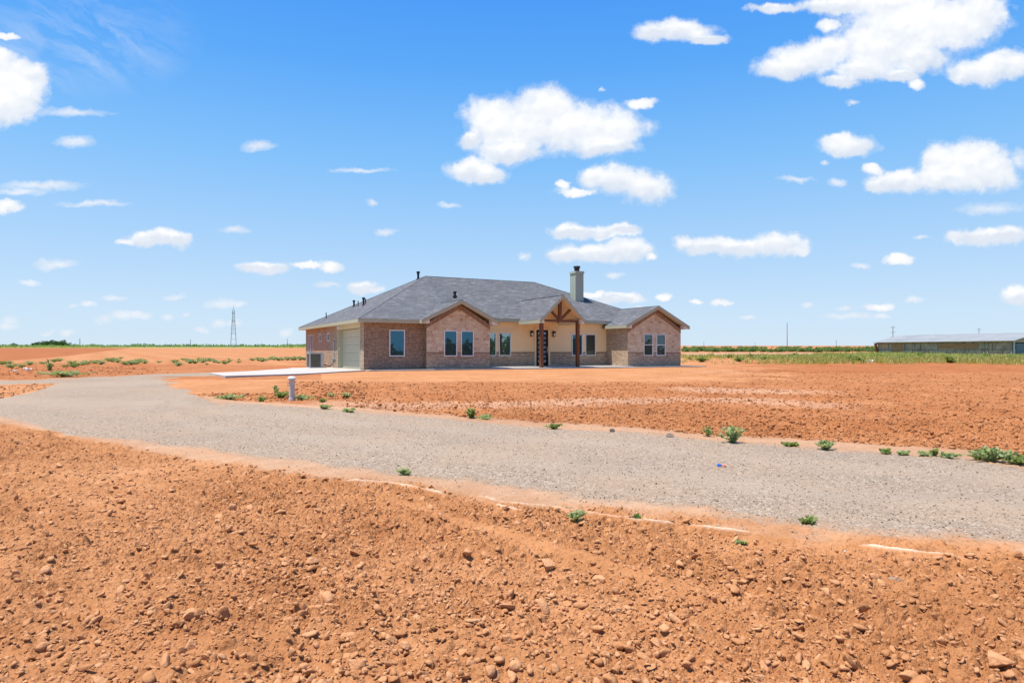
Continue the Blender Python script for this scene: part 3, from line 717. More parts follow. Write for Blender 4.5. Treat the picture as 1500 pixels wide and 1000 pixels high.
# porch wall
DR = (12.6, 13.56, 0.06, 2.52)
b = MB(); wall_face(b, 'x', 2.5, 7.66, 18.45, WN, 2.98, PW+[DR], -1); b.poly([(11.0, 2.5, 2.98), (14.4, 2.5, 2.98), (12.7, 2.5, 4.57)])
b.build('porch_wall', M['stucco'], house)
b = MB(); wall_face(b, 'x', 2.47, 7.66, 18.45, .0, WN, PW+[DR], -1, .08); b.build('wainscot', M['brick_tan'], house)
sg = [7.66, 8.65, 9.55, 9.76, 10.66, 12.45, 13.71, 15.48, 16.38, 16.62, 17.52, 18.45]
for a, c in zip(sg[::2], sg[1::2]): MB().box(a, c, 2.44, 2.52, WN-.06, WN+.02).build('wainscot_cap', M['soldier'], house)
for a, c in ((8.55, 10.76), (15.38, 17.62)):
    tr = MB(); tr.box(a, c, 2.474, 2.55, 2.275, 2.40); tr.box(a-.06, c+.06, 2.46, 2.55, 2.398, 2.44)
    m_ = 9.553 if a < 9 else 16.383; m2 = 9.757 if a < 9 else 16.617; tr.box(m_, m2, 2.476, 2.55, WN+.02, 2.277)
    tr.build('window_trim', M['stucco'], house)
tr = MB(); tr.box(12.46, 12.60, 2.45, 2.56, .06, 2.64); tr.box(13.56, 13.70, 2.45, 2.56, .06, 2.64); tr.box(12.599, 13.561, 2.452, 2.56, 2.52, 2.64)
tr.build('door_trim', M['stucco'], house)
for i, h in enumerate(FW): window('x', 0, *h, -1)
for h in GW: window('x', -.4, *h, -1)
for i, h in enumerate(PW): window('x', 2.47, *h, -1, gl=('glass2', 'glass2', 'glass', 'glass3')[i], label=(None, None, None, 'dark window with a screen')[i])
for h in RW: window('x', 0, *h, -1, gl='glass3', rail=True)
for i, h in enumerate(LW): window('y', 0, *h, -1, gl='glass3')
# front door with two columns of square lites
d = MB().box(DR[0]+.005, DR[1]-.005, 2.52, 2.58, DR[2], DR[3]-.005).build('front_door', M['black'], house)
for r in range(7):
    for cx in (12.86, 13.30):
        z = .30+r*.315; MB().box(cx-.085, cx+.085, 2.508, 2.53, z, z+.17).build('glass_lite', M['lite'], d)
MB().box(13.46, 13.49, 2.46, 2.53, .95, 1.35).build('handle', M['brass'], d)
for x in (12.22, 13.97):                                       # lantern lights
    l = MB().box(x-.055, x+.055, 2.46, 2.5, 2.08, 2.42); l.box(x-.09, x+.09, 2.30, 2.46, 2.30, 2.35)
    l.prism([(x-.09, 2.30, 2.35), (x+.09, 2.30, 2.35), (x+.09, 2.46, 2.35), (x-.09, 2.46, 2.35)], (0, .01, .07)); l.box(x-.015, x+.015, 2.36, 2.46, 2.42, 2.45)
    l.box(x-.075, x+.075, 2.32, 2.46, 2.05, 2.075)
    for ex in (-.072, .06): l.box(x+ex, x+ex+.012, 2.32, 2.332, 2.075, 2.30)
    o = l.build('wall_lantern', M['black'], house)
    MB().lathe([(.0, 2.08), (.045, 2.085), (.058, 2.16), (.058, 2.26), (.04, 2.298)], 12, (x, 2.385, 0)).build('lamp_glass', M['lamp'], o, True)
# garage door, its deep jambs and header
o = MB()
for k in range(5):
    z = .01+k*.475; o.box(.30, .345, .72, 5.88, z, z+.468)
    for q in range(3): o.box(.294, .302, .73, 5.87, z+.03+q*.147, z+.03+q*.147+.125)
o.build('garage_door', M['garage'], house)
for y0_, y1_ in ((.70, .76), (5.80, 5.90)): MB().box(-.012, .299, y0_, y1_, 0, 2.405).build('door_jamb', M['garage'], house)
MB().box(-.014, .32, .70, 5.90, 2.405, 2.692).build('door_header', M['header'], house)
MB().box(.06, .12, 5.78, 5.80, 1.15, 1.30).build('keypad', M['white'], house)
# meter conduit beside the garage
o = MB(); o.tube((-.04, 6.6, .55), (-.04, 6.6, 1.65), .022); o.tube((-.04, 6.6, 1.65), (-.04, 7.3, 1.66), .018); o.tube((-.04, 6.6, .55), (-.04, 6.35, .54), .02)
o.tube((-.05, 6.85, .2), (-.05, 6.85, .6), .03); o.tube((-.05, 6.85, .58), (-.05, 6.35, .60), .025); o.box(-.07, 0, 6.55, 6.68, 1.35, 1.62)
o.build('meter_conduit', M['steel'], house)
# flood light under the eave
o = MB().box(-.30, -.22, 4.5, 4.6, 2.57, 2.64); o.lathe([(.03, 2.57), (.06, 2.52), (.065, 2.46), (.0, 2.445)], 12, (-.3, 4.62, 0)); o.lathe([(.03, 2.57), (.06, 2.52), (.065, 2.46), (.0, 2.445)], 12, (-.3, 4.46, 0))
o.build('flood_light', M['white'], house)

# roof
P0 = (-.45, -.45, 2.85); BL = (-.45, 15.85, 2.85); RL = (6.63, 7.7, 6.34); RR = (15.5, 7.7, 6.34)
GB = (5.61, 2.38, 4.06); GF = (5.61, -.85, 4.06); E = (8.1, 2.05, 3.19); EA = (23.65, 2.05, 3.19); EB = (23.65, 13.35, 3.19)
PB = (12.7, 4.63, 4.63); PF = (12.7, -.80, 4.63); VL2 = (11.16, 2.05, 3.19); VR2 = (14.24, 2.05, 3.19)
RF = (20.83, -.45, 4.23); RB = (20.83, 3.91, 4.23)
r = MB()
r.cur = 0
r.poly([P0, (3.12, -.45, 2.85), GB, RL]); r.poly([RL, GB, E]); r.poly([RL, E, VL2, PB]); r.poly([RL, PB, RR]); r.poly([PB, VR2, EA, RR])
r.poly([RL, RR, EB]); r.poly([RL, EB, BL])
r.cur = 1
r.poly([P0, RL, BL]); r.poly([RR, EA, EB])
gl = [GF, GB, (3.12, -.45, 2.85), (3.12, -.85, 2.85)]; gr = [GF, (8.1, -.85, 2.85), (8.1, 2.05, 2.85), GB]
pl_ = [PF, (10.99, -.80, 3.03), (10.99, 2.05, 3.03), (11.16, 2.05, 3.19), PB]; pr_ = [PF, PB, (14.24, 2.05, 3.19), (14.41, 2.05, 3.03), (14.41, -.80, 3.03)]
rl_ = [RF, RB, (18.86, 2.4, 3.27), (18.0, 2.4, 2.85), (18.0, -.45, 2.85)]; rr_ = [RF, (23.66, -.45, 2.85), (23.66, 2.4, 2.85), (22.8, 2.4, 3.27), RB]
for pg in (gl, gr, pl_, pr_, rl_, rr_): r.poly(pg)
r.poly([GB, E, (8.1, 2.05, 2.85)])
roof = r.build('roof', [M['shingle_f'], M['shingle_s']], house)
# ridge caps
rc = MB()
for p, q in ((RL, RR), (P0, RL), (RR, EA), (RL, BL), (GF, GB), (PF, PB), (RF, RB)):
    rc.beam(tuple(Vector(p)+Vector((0, 0, .002))), tuple(Vector(q)+Vector((0, 0, .002))), .10, .012)
rc.build('ridge_cap', mat('ridge_shingle', rough=.95, fn=var((.12, .122, .128), .25, 3, 30, .2)), roof)
def eave(mb, p, q, drop=.20, t=.03):
    """fascia board hung just below a roof edge"""
    p, q = Vector(p), Vector(q); d = (q-p).normalized(); n = d.cross(Vector((0, 0, 1))); n.normalize()
    a, b_ = p-Vector((0, 0, .012)), q-Vector((0, 0, .012))
    mb.prism([a, b_, b_-Vector((0, 0, drop)), a-Vector((0, 0, drop))], -n*t)
fa_ = MB()
eave(fa_, P0, (3.12, -.45, 2.85)); eave(fa_, BL, (-.45, -.42, 2.85)); eave(fa_, E, (10.99, 2.05, 3.19)); eave(fa_, (14.41, 2.05, 3.19), (18.6, 2.05, 3.19)); eave(fa_, EA, EB)
eave(fa_, (3.12, -.45, 2.85), (3.12, -.85, 2.85)); eave(fa_, (8.1, -.85, 2.85), (8.1, 2.05, 2.85)); eave(fa_, (18.0, 2.05, 2.85), (18.0, -.45, 2.85)); eave(fa_, (23.66, -.45, 2.85), (23.66, 2.05, 2.85))
eave(fa_, (10.99, 2.05, 3.03), (10.99, -.8, 3.03)); eave(fa_, (14.41, -.8, 3.03), (14.41, 2.05, 3.03))
for a, c, dr in (((3.12, -.85, 2.85), GF, .21), (GF, (8.1, -.85, 2.85), .21), ((10.99, -.8, 3.03), PF, .22), (PF, (14.41, -.8, 3.03), .22), ((18.0, -.45, 2.85), RF, .21), (RF, (23.66, -.45, 2.85), .21)):
    eave(fa_, a, c, dr, .035)
fa_.build('fascia', M['fascia'], house)
for sb in ((-.42, 3.57, -.42, 0), (-.42, 0, .001, 15.82), (18.03, 18.45, -.40, 2.5), (23.2, 23.63, -.40, 13)): MB().box(*sb, 2.66, 2.675).build('soffit', M['soffit'], house)
for sb in ((7.7, 10.95, 2.08, 2.5), (14.45, 18.5, 2.08, 2.5)): MB().box(*sb, 2.985, 3.0).build('soffit', M['soffit'], house)
def under(mb, pg, dz): mb.poly([(p[0], p[1]+(.03 if i == 0 else 0), p[2]-dz) for i, p in enumerate(pg)])
for pg in (gl, gr, rl_, rr_):
    so = MB(); under(so, pg, .13); so.build('rake_soffit', M['soffit'], house)
for pg in (pl_, pr_):
    ce = MB(); under(ce, pg, .12); ce.build('porch_ceiling', M['stucco'], house)
# boxed cornice returns at the gable feet
for x0, x1, y0, y1, z in ((3.15, 3.60, -.81, -.36, 2.84), (7.62, 8.07, -.81, -.36, 2.84), (18.03, 18.48, -.41, .0, 2.84), (23.17, 23.62, -.41, .0, 2.84), (11.02, 11.30, -.76, 2.0, 3.02), (14.10, 14.38, -.76, 2.0, 3.02)):
    h = .27; lft = (x0+x1)/2 in (3.375, 18.255) or x0 in (3.15, 18.03, 11.02)
    top = (.20, .0) if not lft else (.0, .20)
    rt_ = MB(); rt_.prism([(x0, y0, z-h+.07), (x1, y0, z-h+.07), (x1, y0, z-.06+(.16 if lft else -.03)), (x0, y0, z-.06+(-.03 if lft else .16))], (0, y1-y0, 0)); rt_.build('cornice_return', M['trim'], house)
# timber porch frame
for x in (11.33, 14.07):
    p_ = MB().box(x-.10, x+.10, -.45, -.25, .06, 2.93); p_.build('porch_post', M['wood'], house)
tb = MB(); tb.box(11.20, 14.2, -.44, -.26, 2.932, 3.07)
tb.build('tie_beam', M['wood'], house)
MB().box(12.6, 12.8, -.43, -.27, 3.072, 4.36).build('king_post', M['wood'], house)
MB().beam((12.62, -.35, 3.10), (11.93, -.35, 3.72), .13, .15, (0, 1, 0)).build('brace', M['wood'], house)
MB().beam((12.78, -.35, 3.10), (13.47, -.35, 3.72), .13, .15, (0, 1, 0)).build('brace', M['wood'], house)
# chimney
def A_z(y): return 3.19+.558*(y-2.05)
cm = MB(); x0, x1, y0, y1 = 17.45, 18.15, 4.95, 5.65
cm.box(x0, x1, y0, y1, 4.5, 7.0)
for k in range(4):
    q = k/3.
    cm.box(x0+q*(x1-x0-.05), x0+.05+q*(x1-x0-.05), y0-.02, y0, 4.55, 7.0); cm.box(x0-.02, x0, y0+.001+q*(y1-y0-.052), y0+.051+q*(y1-y0-.052), 4.55, 7.0)
cm.box(x0-.05, x1+.05, y0-.05, y1+.05, 6.86, 7.03)
ch = cm.build('chimney', M['chim'], house)
xc, yc = 17.8, 5.3
MB().lathe([(.20, 7.03), (.20, 7.30), (.27, 7.31), (.24, 7.44), (.0, 7.46)], 16, (xc, yc, 0)).build('chimney_cap', M['vent'], ch)
# roof vents
def pz(px, py, side):
    """where that sight line meets the left (side) or front roof plane, in house coordinates"""
    dx_, dz_ = (px-750)/1000, (516-py)/1000
    best = None
    for k in range(3000):
        t_ = 35+k*.01; X, Y, Z = dx_*t_, t_, EYE+dz_*t_
        a, c = X-CX, Y-CY; u = a*math.cos(TH)+c*math.sin(TH); v = -a*math.sin(TH)+c*math.cos(TH)
        zz = 2.85+(u+.45)*3.49/7.08 if side else 2.85+.428*(v+.45)
        if Z <= zz and u > -.45 and v > -.45: return (u, v, zz)
    return (3, 5, 5)
for px, py, hh, sd, rr in ((518.5, 449, .46, 1, .065), (524.6, 448.5, .38, 1, .035), (532.5, 447.5, .55, 1, .065), (535.5, 445, .36, 1, .035), (477.8, 466.5, .42, 1, .035), (612.6, 409, .56, 1, .08), (666.3, 433.5, .30, 0, .085)):
    u, v, z = pz(px, py, sd)
    m_ = MB().lathe([(rr, -.15), (rr, hh*.72), (rr*1.5, hh*.73), (rr*1.5, hh*.98), (.0, hh)] if rr > .05 else [(rr, -.1), (rr, hh), (0, hh)], 12, (u, v, z))
    if rr > .05: m_.lathe([(rr*1.7, -.12), (rr*1.6, .03), (rr, .06)], 12, (u, v, z))
    m_.build('vent_pipe', M['vent'], roof)

# concrete
def slab(name, pts, z0, z1):
    b_ = MB(); b_.prism([(p[0], p[1], z0) for p in pts], (0, 0, z1-z0)); o_ = b_.build(name, M['conc']); return tag(o_, kind='structure')
def flat(px, py):
    y_ = EYE*1000/(py-516); return ((px-750)/1000*y_, y_)
W = lambda u, v: tuple(loc2w(u, v))[:2]
slab('concrete_driveway', [flat(330, 550.3), flat(440, 547.2), W(-.02, -.30), W(-.012, .70), W(.29, .72), W(.29, 5.88), W(-.012, 5.9), W(-.012, 7.7), W(-2.4, 7.7), W(-3.1, 5.6), flat(360, 543.6), flat(306, 545.8)], -.14, .0)
slab('concrete_walkway', [W(-.02, -.301), W(-.02, -1.0), W(3.3, -1.25), W(24.5, -1.25), W(24.5, 1.0), W(23.21, 1.0), W(23.21, -.01), W(18.45, -.01), W(18.45, -.35), W(7.67, -.35), W(7.67, -.41), W(3.56, -.41), W(3.56, -.01), W(-.02, -.01)], -.14, .012)
slab('porch_slab', [W(7.67, -.36), W(18.44, -.36), W(18.44, 2.49), W(7.67, 2.49)], -.13, .06)

# ------------------------------------------------------------------ air conditioner
ac = empty('air_conditioner', loc2w(-1.15, 7.0, .002), TH, 'grey outdoor air conditioning unit beside the garage wall', 'air conditioner')
o = MB(); s_ = .40
for ex in (-1, 1):
    for ey in (-1, 1): o.box(ex*s_-.035, ex*s_+.035, ey*s_-.035, ey*s_+.035, .04, .90)
o.box(-s_-.04, s_+.04, -s_-.04, s_+.04, .88, .95); o.box(-s_-.04, s_+.04, -s_-.04, s_+.04, .0, .06)
o.box(s_-.14, s_+.045, -s_-.045, -s_+.2, .06, .90)
o.build('casing', M['ac'], ac)
o = MB(); o.box(-s_+.03, s_-.03, -s_+.03, s_-.03, .06, .88)
for k in range(13):
    z = .10+k*.06; o.box(-s_-.02, s_-.14, -s_-.02, -s_+.02, z, z+.03); o.box(-s_-.02, -s_+.02, -s_+.03, s_-.03, z, z+.03)
o.build('louvre_panel', M['acgrille'], ac)
o = MB()
for k in range(7): o.tube((-.36+k*.12, -.36, .957), (-.36+k*.12, .36, .957), .008, n=6)
o.lathe([(.34, .955), (.36, .96), (.34, .965)], 20); o.build('fan_guard', M['acgrille'], ac)
MB().box(s_-.12, s_+.05, -s_-.09, -s_-.046, .5, .84).build('service_panel', M['ac'], ac)
o = MB(); o.tube((s_+.03, -.2, .2), (.95, -.15, .08), .03); o.tube((.95, -.15, .08), (1.09, -.1, .25), .03); o.build('refrigerant_hose', M['rubber'], ac)

# ------------------------------------------------------------------ capped pipe beside the drive
p = on(427.5, 586)
pp = empty('capped_pipe', (p.x, p.y, p.z-.02), .3, 'weathered white capped standpipe rising from bare earth beside the gravel drive', 'pipe')
MB().lathe([(.078, -.1), (.078, .06), (.070, .10), (.070, .545), (.066, .55)], 20).build('pipe_body', M['pipe'], pp, False)
MB().lathe([(.066, .548), (.108, .552), (.112, .585), (.10, .60), (.07, .635), (.0, .64)], 20).build('pipe_cap', M['pipe'], pp, False)

# ------------------------------------------------------------------ long shed at the right
BX, BY, BZ = 66.0, 90.0, .42; ang = math.atan2(16, -9)
barn = empty('long_shed', (BX, BY, BZ), ang, 'long low weathered shed with galvanised metal roof standing in grass', 'shed')
Lb, Db, Hb, Rb = 18.6, 13.0, 2.08, 3.25
# local x runs along the long face to the far end; local -y... the depth runs to -y
o = MB(); sgnd = -1
for x0, x1 in ((0, Lb),): o.poly([(x0, 0, 0), (x1, 0, 0), (x1, 0, Hb), (x0, 0, Hb)])
o.poly([(Lb, 0, 0), (Lb, -Db, 0), (Lb, -Db, Hb), (Lb, -Db/2, Rb-.05), (Lb, 0, Hb)]); o.poly([(0, -Db, 0), (Lb, -Db, 0), (Lb, -Db, Hb), (0, -Db, Hb)])
o.poly([(0, 0, 0), (0, -Db, 0), (0, -Db, Hb), (0, -Db/2, Rb-.05), (0, 0, Hb)])
o.build('board_wall', M['barn'], barn)
for x0, x1, z0, z1, mm in ((14.6, 16.2, 0, 1.9, 'plywood'), (4.2, 9.6, 1.1, 1.75, 'plywood'), (16.4, 18.5, .95, 1.12, 'polewood'), (17.0, 18.55, 1.5, 2.0, 'barn')):
    MB().box(x0, x1, .004, .05, z0, z1).build('patch_board', M[mm], barn)
for x_ in (.05, 2.9, 3.4, 12.9, 16.3): MB().box(x_, x_+.13, .01, .09, 0, Hb-.03).build('wall_post', M['barn'] if x_ > 1 else M['polewood'], barn)
o = MB(); ov = .45
o.prism([(-ov, .5, Hb-.02), (Lb+ov, .5, Hb-.02), (Lb+ov, -Db/2, Rb), (-ov, -Db/2, Rb)], (0, 0, .06))
o.prism([(-ov, -Db/2-.001, Rb), (Lb+ov, -Db/2-.001, Rb), (Lb+ov, -Db-.5, Hb-.02), (-ov, -Db-.5, Hb-.02)], (0, 0, .06))
o.build('metal_roof', M['galv'], barn)
MB().box(-.06, -.006, -5.2, -.8, 0, 1.75).build('sliding_door', M['barndoor'], barn)
MB().box(-.05, -.004, -.55, -.12, 0, Hb).build('corner_board', M['pipe'], barn)
MB().box(-.05, -.004, -12, -5.6, 0, 1.9).build('end_panel', M['barndoor'], barn)
p = at(1284, 519)
ru = empty('rusty_frame', (p.x, p.y, p.z), .2, 'rusty leaning steel post frame at the far left end of the shed', 'frame')
MB().beam((.15, 0, -.1), (-.18, 0, 1.55), .28, .28).build('leaning_post', M['rust'], ru); MB().beam((-.3, .1, 1.58), (.55, .1, 1.78), .22, .2).build('top_rail', M['rust'], ru)

# ------------------------------------------------------------------ poles and mast on the skyline
def pole(px, top, Y, label, arms=0, r_=.22, mat_='polewood'):
    X = (px-750)/1000*Y; zb = .01*(Y-40); zt = EYE+(516-top)/1000*Y
    pe = empty('utility_pole', (X, Y, zb), 0, label, 'utility pole'); h_ = zt-zb
    MB().tube((0, 0, -1), (0, 0, h_), r_, r_*.6, 8).build('pole_shaft', M[mat_], pe)
    for k in range(arms):
        z = h_-.6-k*h_*.22; MB().beam((-h_*.11, 0, z), (h_*.11, 0, z), .14).build('crossarm', M[mat_], pe)
pole(1153, 472.5, 520, 'tallest plain pole on the right skyline, well left of the shed', 0, .45, 'steel')
pole(1308, 477.5, 320, 'pole with several crossarms rising behind the left half of the shed roof', 3, .22)
pole(1434, 480.5, 330, 'pole rising behind the right half of the shed roof', 1, .18)
pole(1225, 498, 520, 'short thin pole on the skyline between the tallest pole and the shed', 1, .2)
pole(1106, 501, 600, 'tiny thin pole on the skyline just left of the tallest pole', 0, .2)
pole(1031, 499.5, 620, 'tiny thin pole on the skyline just right of the house', 0, .2)
pole(117, 495.5, 520, 'pole on the left skyline just right of the clump of trees', 0, .32)
pole(279, 496.5, 520, 'pole on the left skyline, left of the lattice tower', 0, .26)
pole(421, 496, 520, 'thin pole on the left skyline between lattice tower and house', 0, .24)
pole(19.5, 501, 560, 'faint short pole on the skyline left of the clump of trees', 0, .26)
X, Y = (342-750)/1000*600, 600.
tw = empty('lattice_tower', (X, Y, .01*(Y-40)), .3, 'tall grey steel lattice tower on the left skyline', 'tower')
H = EYE+69*.6-.01*(Y-40); lv = [0, 2.5, 7, 11.5, 16, 19.5, 23, 26, 29, 32]
def wd(z): return 2.35-(2.35-.75)*min(1, z/30.)
o = MB(); o2 = MB()
for sx in (-1, 1):
    for sy in (-1, 1):
        for a, c in zip(lv[:-1], lv[1:]): o.beam((sx*wd(a), sy*wd(a), a-(1 if a == 0 else 0)), (sx*wd(c), sy*wd(c), c), .22)
        o.beam((sx*.75, sy*.75, 32), (0, 0, 35.0), .16)
for a, c in zip(lv[:-1], lv[1:]):
    for s1 in (-1, 1):
        o2.beam((-wd(c), s1*wd(c), c), (wd(c), s1*wd(c), c), .13); o2.beam((s1*wd(c), -wd(c), c), (s1*wd(c), wd(c), c), .13)
        if a > 7:
            o2.beam((-wd(a), s1*wd(a), a), (wd(c), s1*wd(c), c), .10); o2.beam((wd(a), s1*wd(a), a), (-wd(c), s1*wd(c), c), .10)
o.build('tower_leg_frame', M['steel'], tw); o2.build('bracing', M['steel'], tw)
MB().tube((0, 0, 34.9), (0, 0, H), .10, .06, 6).build('antenna', M['steel'], tw)
for z, q in ((21.5, 1.6), (23.2, 1.5), (29.5, 1.3)): MB().box(-q, q, -.25, .25, z, z+.5).build('antenna_panel', M['steel'], tw)

# ------------------------------------------------------------------ plants
def leaves_mesh(pts, dirs, L, Wd, rg):
    """one pointed, folded leaf per point"""
    n = len(pts); d = dirs/np.linalg.norm(dirs, axis=1, keepdims=True)
    r_ = rg.normal(size=(n, 3)); s = np.cross(d, r_); s /= np.linalg.norm(s, axis=1, keepdims=True)+1e-9
    nn = np.cross(s, d); L = L[:, None]; w = Wd[:, None]
    a = pts; b = pts+d*L*.5+s*w*.5+nn*L*.06; c = pts+d*L; e = pts+d*L*.5-s*w*.5+nn*L*.06
    V_ = np.stack([a, b, c, e], 1).reshape(-1, 3); F_ = np.arange(4*n).reshape(-1, 4); return V_, F_
def make_weed(seed, h, w, nst, lpst, ll, mname, label, cat, group=None):
    """branching stems that carry leaves"""
    rg = np.random.default_rng(seed); root = empty('weed', (0, 0, 0), 0, label, cat, group); st = MB(); P_, D_ = [], []
    for i in range(nst):
        a = rg.uniform(0, 6.283); reach = w*rg.uniform(.25, 1); top = h*rg.uniform(.45, 1)*(1-.35*reach/w)
        prev = Vector((rg.normal()*w*.06, rg.normal()*w*.06, -.01)); n = 5
        for k in range(1, n+1):
            q = k/n; cur = Vector((math.cos(a)*reach*q+rg.normal()*w*.05, math.sin(a)*reach*q+rg.normal()*w*.05, top*(q**.7)))
            st.tube(prev, cur, .006*h/.3+.002, .004*h/.3+.0015, 5, False)
            for j in range(lpst):
                f = rg.random(); pt = prev.lerp(cur, f); an = rg.uniform(0, 6.283)
                P_.append(pt[:]); D_.append((math.cos(an), math.sin(an), rg.uniform(-.1, .9)))
            prev = cur
    st.build('stem', M['stem'], root)
    n = len(P_); Lf = ll*rg.uniform(.5, 1.25, n)
    v, f = leaves_mesh(np.array(P_), np.array(D_), Lf, Lf*rg.uniform(.4, .65, n), rg)
    np_mesh('leaf_cluster', v, f, M[mname], parent=root); return root
def put(o, px, py, rz=0, sc=1.):
    q = on(px, py); o.location = (q.x, q.y, q.z); o.rotation_euler[2] = rz; o.scale = (sc, sc, sc); return o
ES = 'weeds along the edge of the gravel drive'
WE = [  # px, py, height m, half width m, stems, leaves, leaf size, material, label
 (691, 612, .24, .13, 9, 7, .060, 'weed', 'bushy upright green weed at the far drive edge, below the middle of the house'),
 (710, 614, .09, .20, 9, 6, .05, 'weedpale', 'low creeping weed touching the bushy upright weed on its right'),
 (811, 628, .11, .15, 9, 6, .05, 'weed', 'small low weed at the far drive edge between the bushy weed and the grey rocks'),
 (1072, 647, .27, .20, 14, 8, .055, 'weedpale', 'largest leafy weed at the far drive edge, right of the grey rocks'),
 (1037, 638, .15, .09, 5, 5, .05, 'weed', 'sparse sprig of weed just left of the largest leafy weed'),
 (1157, 653, .05, .12, 10, 6, .06, 'weed', 'flat bright green tuft between the two largest weeds of the far drive edge'),
 (1210, 658, .15, .15, 12, 7, .05, 'weedpale', 'rounded low weed right of the flat bright green tuft'),
 (1299, 663, .06, .10, 7, 6, .05, 'weed', 'small flat weed, first of the string of little ones toward the right edge'),
 (1324, 665, .05, .11, 7, 6, .05, 'weedpale', 'pale flattened weed, second in the string of little ones'),
 (1353, 667, .06, .09, 7, 6, .045, 'weedpale', 'tiny pale weed, third in the string of little ones'),
 (1368, 667, .12, .05, 5, 5, .05, 'weed', 'thin upright dark green seedling left of the last little weed'),
 (1390, 670, .07, .14, 9, 6, .045, 'weedpale', 'straggly low weed, last in the string of little ones'),
 (1452, 675, .19, .24, 16, 8, .055, 'weedpale', 'big sprawling grey-green weed near the right picture edge'),
 (1434, 672, .17, .06, 6, 6, .06, 'weed', 'dark green upright weed joined to the left of the sprawling weed'),
 (1493, 679, .11, .20, 12, 7, .055, 'weed', 'low weed cut by the right picture edge'),
 (594, 694, .07, .13, 9, 6, .04, 'weedpale', 'dry olive weed at the near drive edge, left of the tyre track'),
 (844, 763, .10, .09, 9, 6, .035, 'weedpale', 'grey-green weed just below the white sand line'),
 (934, 757, .06, .05, 6, 5, .035, 'weed', 'tiny weed on the sandy shoulder right of the grey-green weed'),
 (1183, 766, .045, .07, 9, 7, .04, 'weed', 'bright green grass-like tuft alone on the sandy shoulder at right'),
 (1086, 788, .03, .05, 6, 5, .03, 'weedpale', 'tiny pale sprout below a gap in the white sand line'),
 (336, 584, .14, .42, 16, 8, .075, 'weedpale', 'sprawling pale weed on bare earth left of the capped pipe'),
 (404, 575, .32, .12, 6, 6, .07, 'weedpale', 'tall single weed left of the capped pipe'),
 (412, 581, .22, .30, 14, 7, .07, 'weed', 'leafy weed close to the left foot of the capped pipe'),
 (383, 588, .14, .20, 9, 6, .06, 'weed', 'small weed in front of the tall single weed'),
 (443, 585, .16, .34, 12, 6, .06, 'weedpale', 'thin grassy weed at the right foot of the capped pipe'),
 (475, 599, .13, .22, 9, 6, .06, 'weedpale', 'low weed on pale earth just above the drive, right of the capped pipe'),
 (487, 579, .12, .25, 9, 6, .06, 'weedpale', 'yellowish weed on pale earth farther right of the capped pipe'),
 (508, 581, .14, .20, 8, 6, .06, 'weedpale', 'rightmost small weed on the pale earth beyond the capped pipe'),
 (474, 588, .12, .10, 6, 6, .06, 'weed', 'small upright weed between the pipe and the pale earth patch'),
 (513, 604, .08, .20, 9, 6, .06, 'weedpale', 'dry flat weed at the far drive edge right of the capped pipe'),
 (98, 551, .28, 1.3, 26, 7, .13, 'weedpale', 'low yellowish weed patch at the bend of the gravel drive'),
 (73, 542, .75, .28, 8, 6, .14, 'weedpale', 'tall straggly weed behind the bend of the gravel drive')]
for i, (px, py, h_, w_, n_, l_, ls, mm, lb) in enumerate(WE): put(make_weed(500+i, h_, w_, n_, l_, ls, mm, lb, 'weed', ES if px > 560 else 'weeds on the bare earth by the drive'), px, py, i*1.7)
# ragged row of green weeds behind the drive at left
GL = 'bushy green weed in the ragged row across the red earth behind the drive'; GG = 'bushy weeds in the row behind the drive'
protos = [make_weed(700+i, .50, .80, 17, 7, .13, ('weed', 'weedpale', 'weedpale')[i], GL, 'weed', GG) for i in range(3)]
ROW = [(4,533,1),(14,532,.8),(17,538,1.0),(32,537,.7),(43,534,1),(63,533,.8),(80,530,.9),(87,529,1),(105,532,1),(109,537,1.1),(121,534,.9),(128,533,1.1),(140,532,1),(148,533,1.1),(160,529,1.2),(166,530,1.2),(172,531,1),(177,525,.7),(184,534,1.),(192,534,1.1),(200,533,1.3),(205,531,1.2),(212,532,.9),(233,531,.6),(256,531,.9),(261,536,1.1),(268,527,.7),(276,530,1.1),(278,532,1.1),(286,532,1.2),(292,527,.8),(297,531,1.1),(303,529,1.1),(308,529,.9),(314,531,1),(320,532,.7),(330,533,1.1),(335,526,.5),(337,529,.6),(350,531,.6),(350,527,.5),(370,528,.9),(380,529,1.1),(384,530,1.2),(390,529,.9),(396,527,.9),(401,527,1.2),(408,528,1.2),(414,529,.8),(421,529,1.1),(429,528,1.0),(433,527,1.2),(440,527,1.2),(446,528,1.1),(95,537,.6),(303,534,.5)]
for i, (px, py, s) in enumerate(ROW):
    o = protos[i] if i < 3 else copy_tree(protos[i % 3]); put(o, px, py, i*2.1, s*.68)
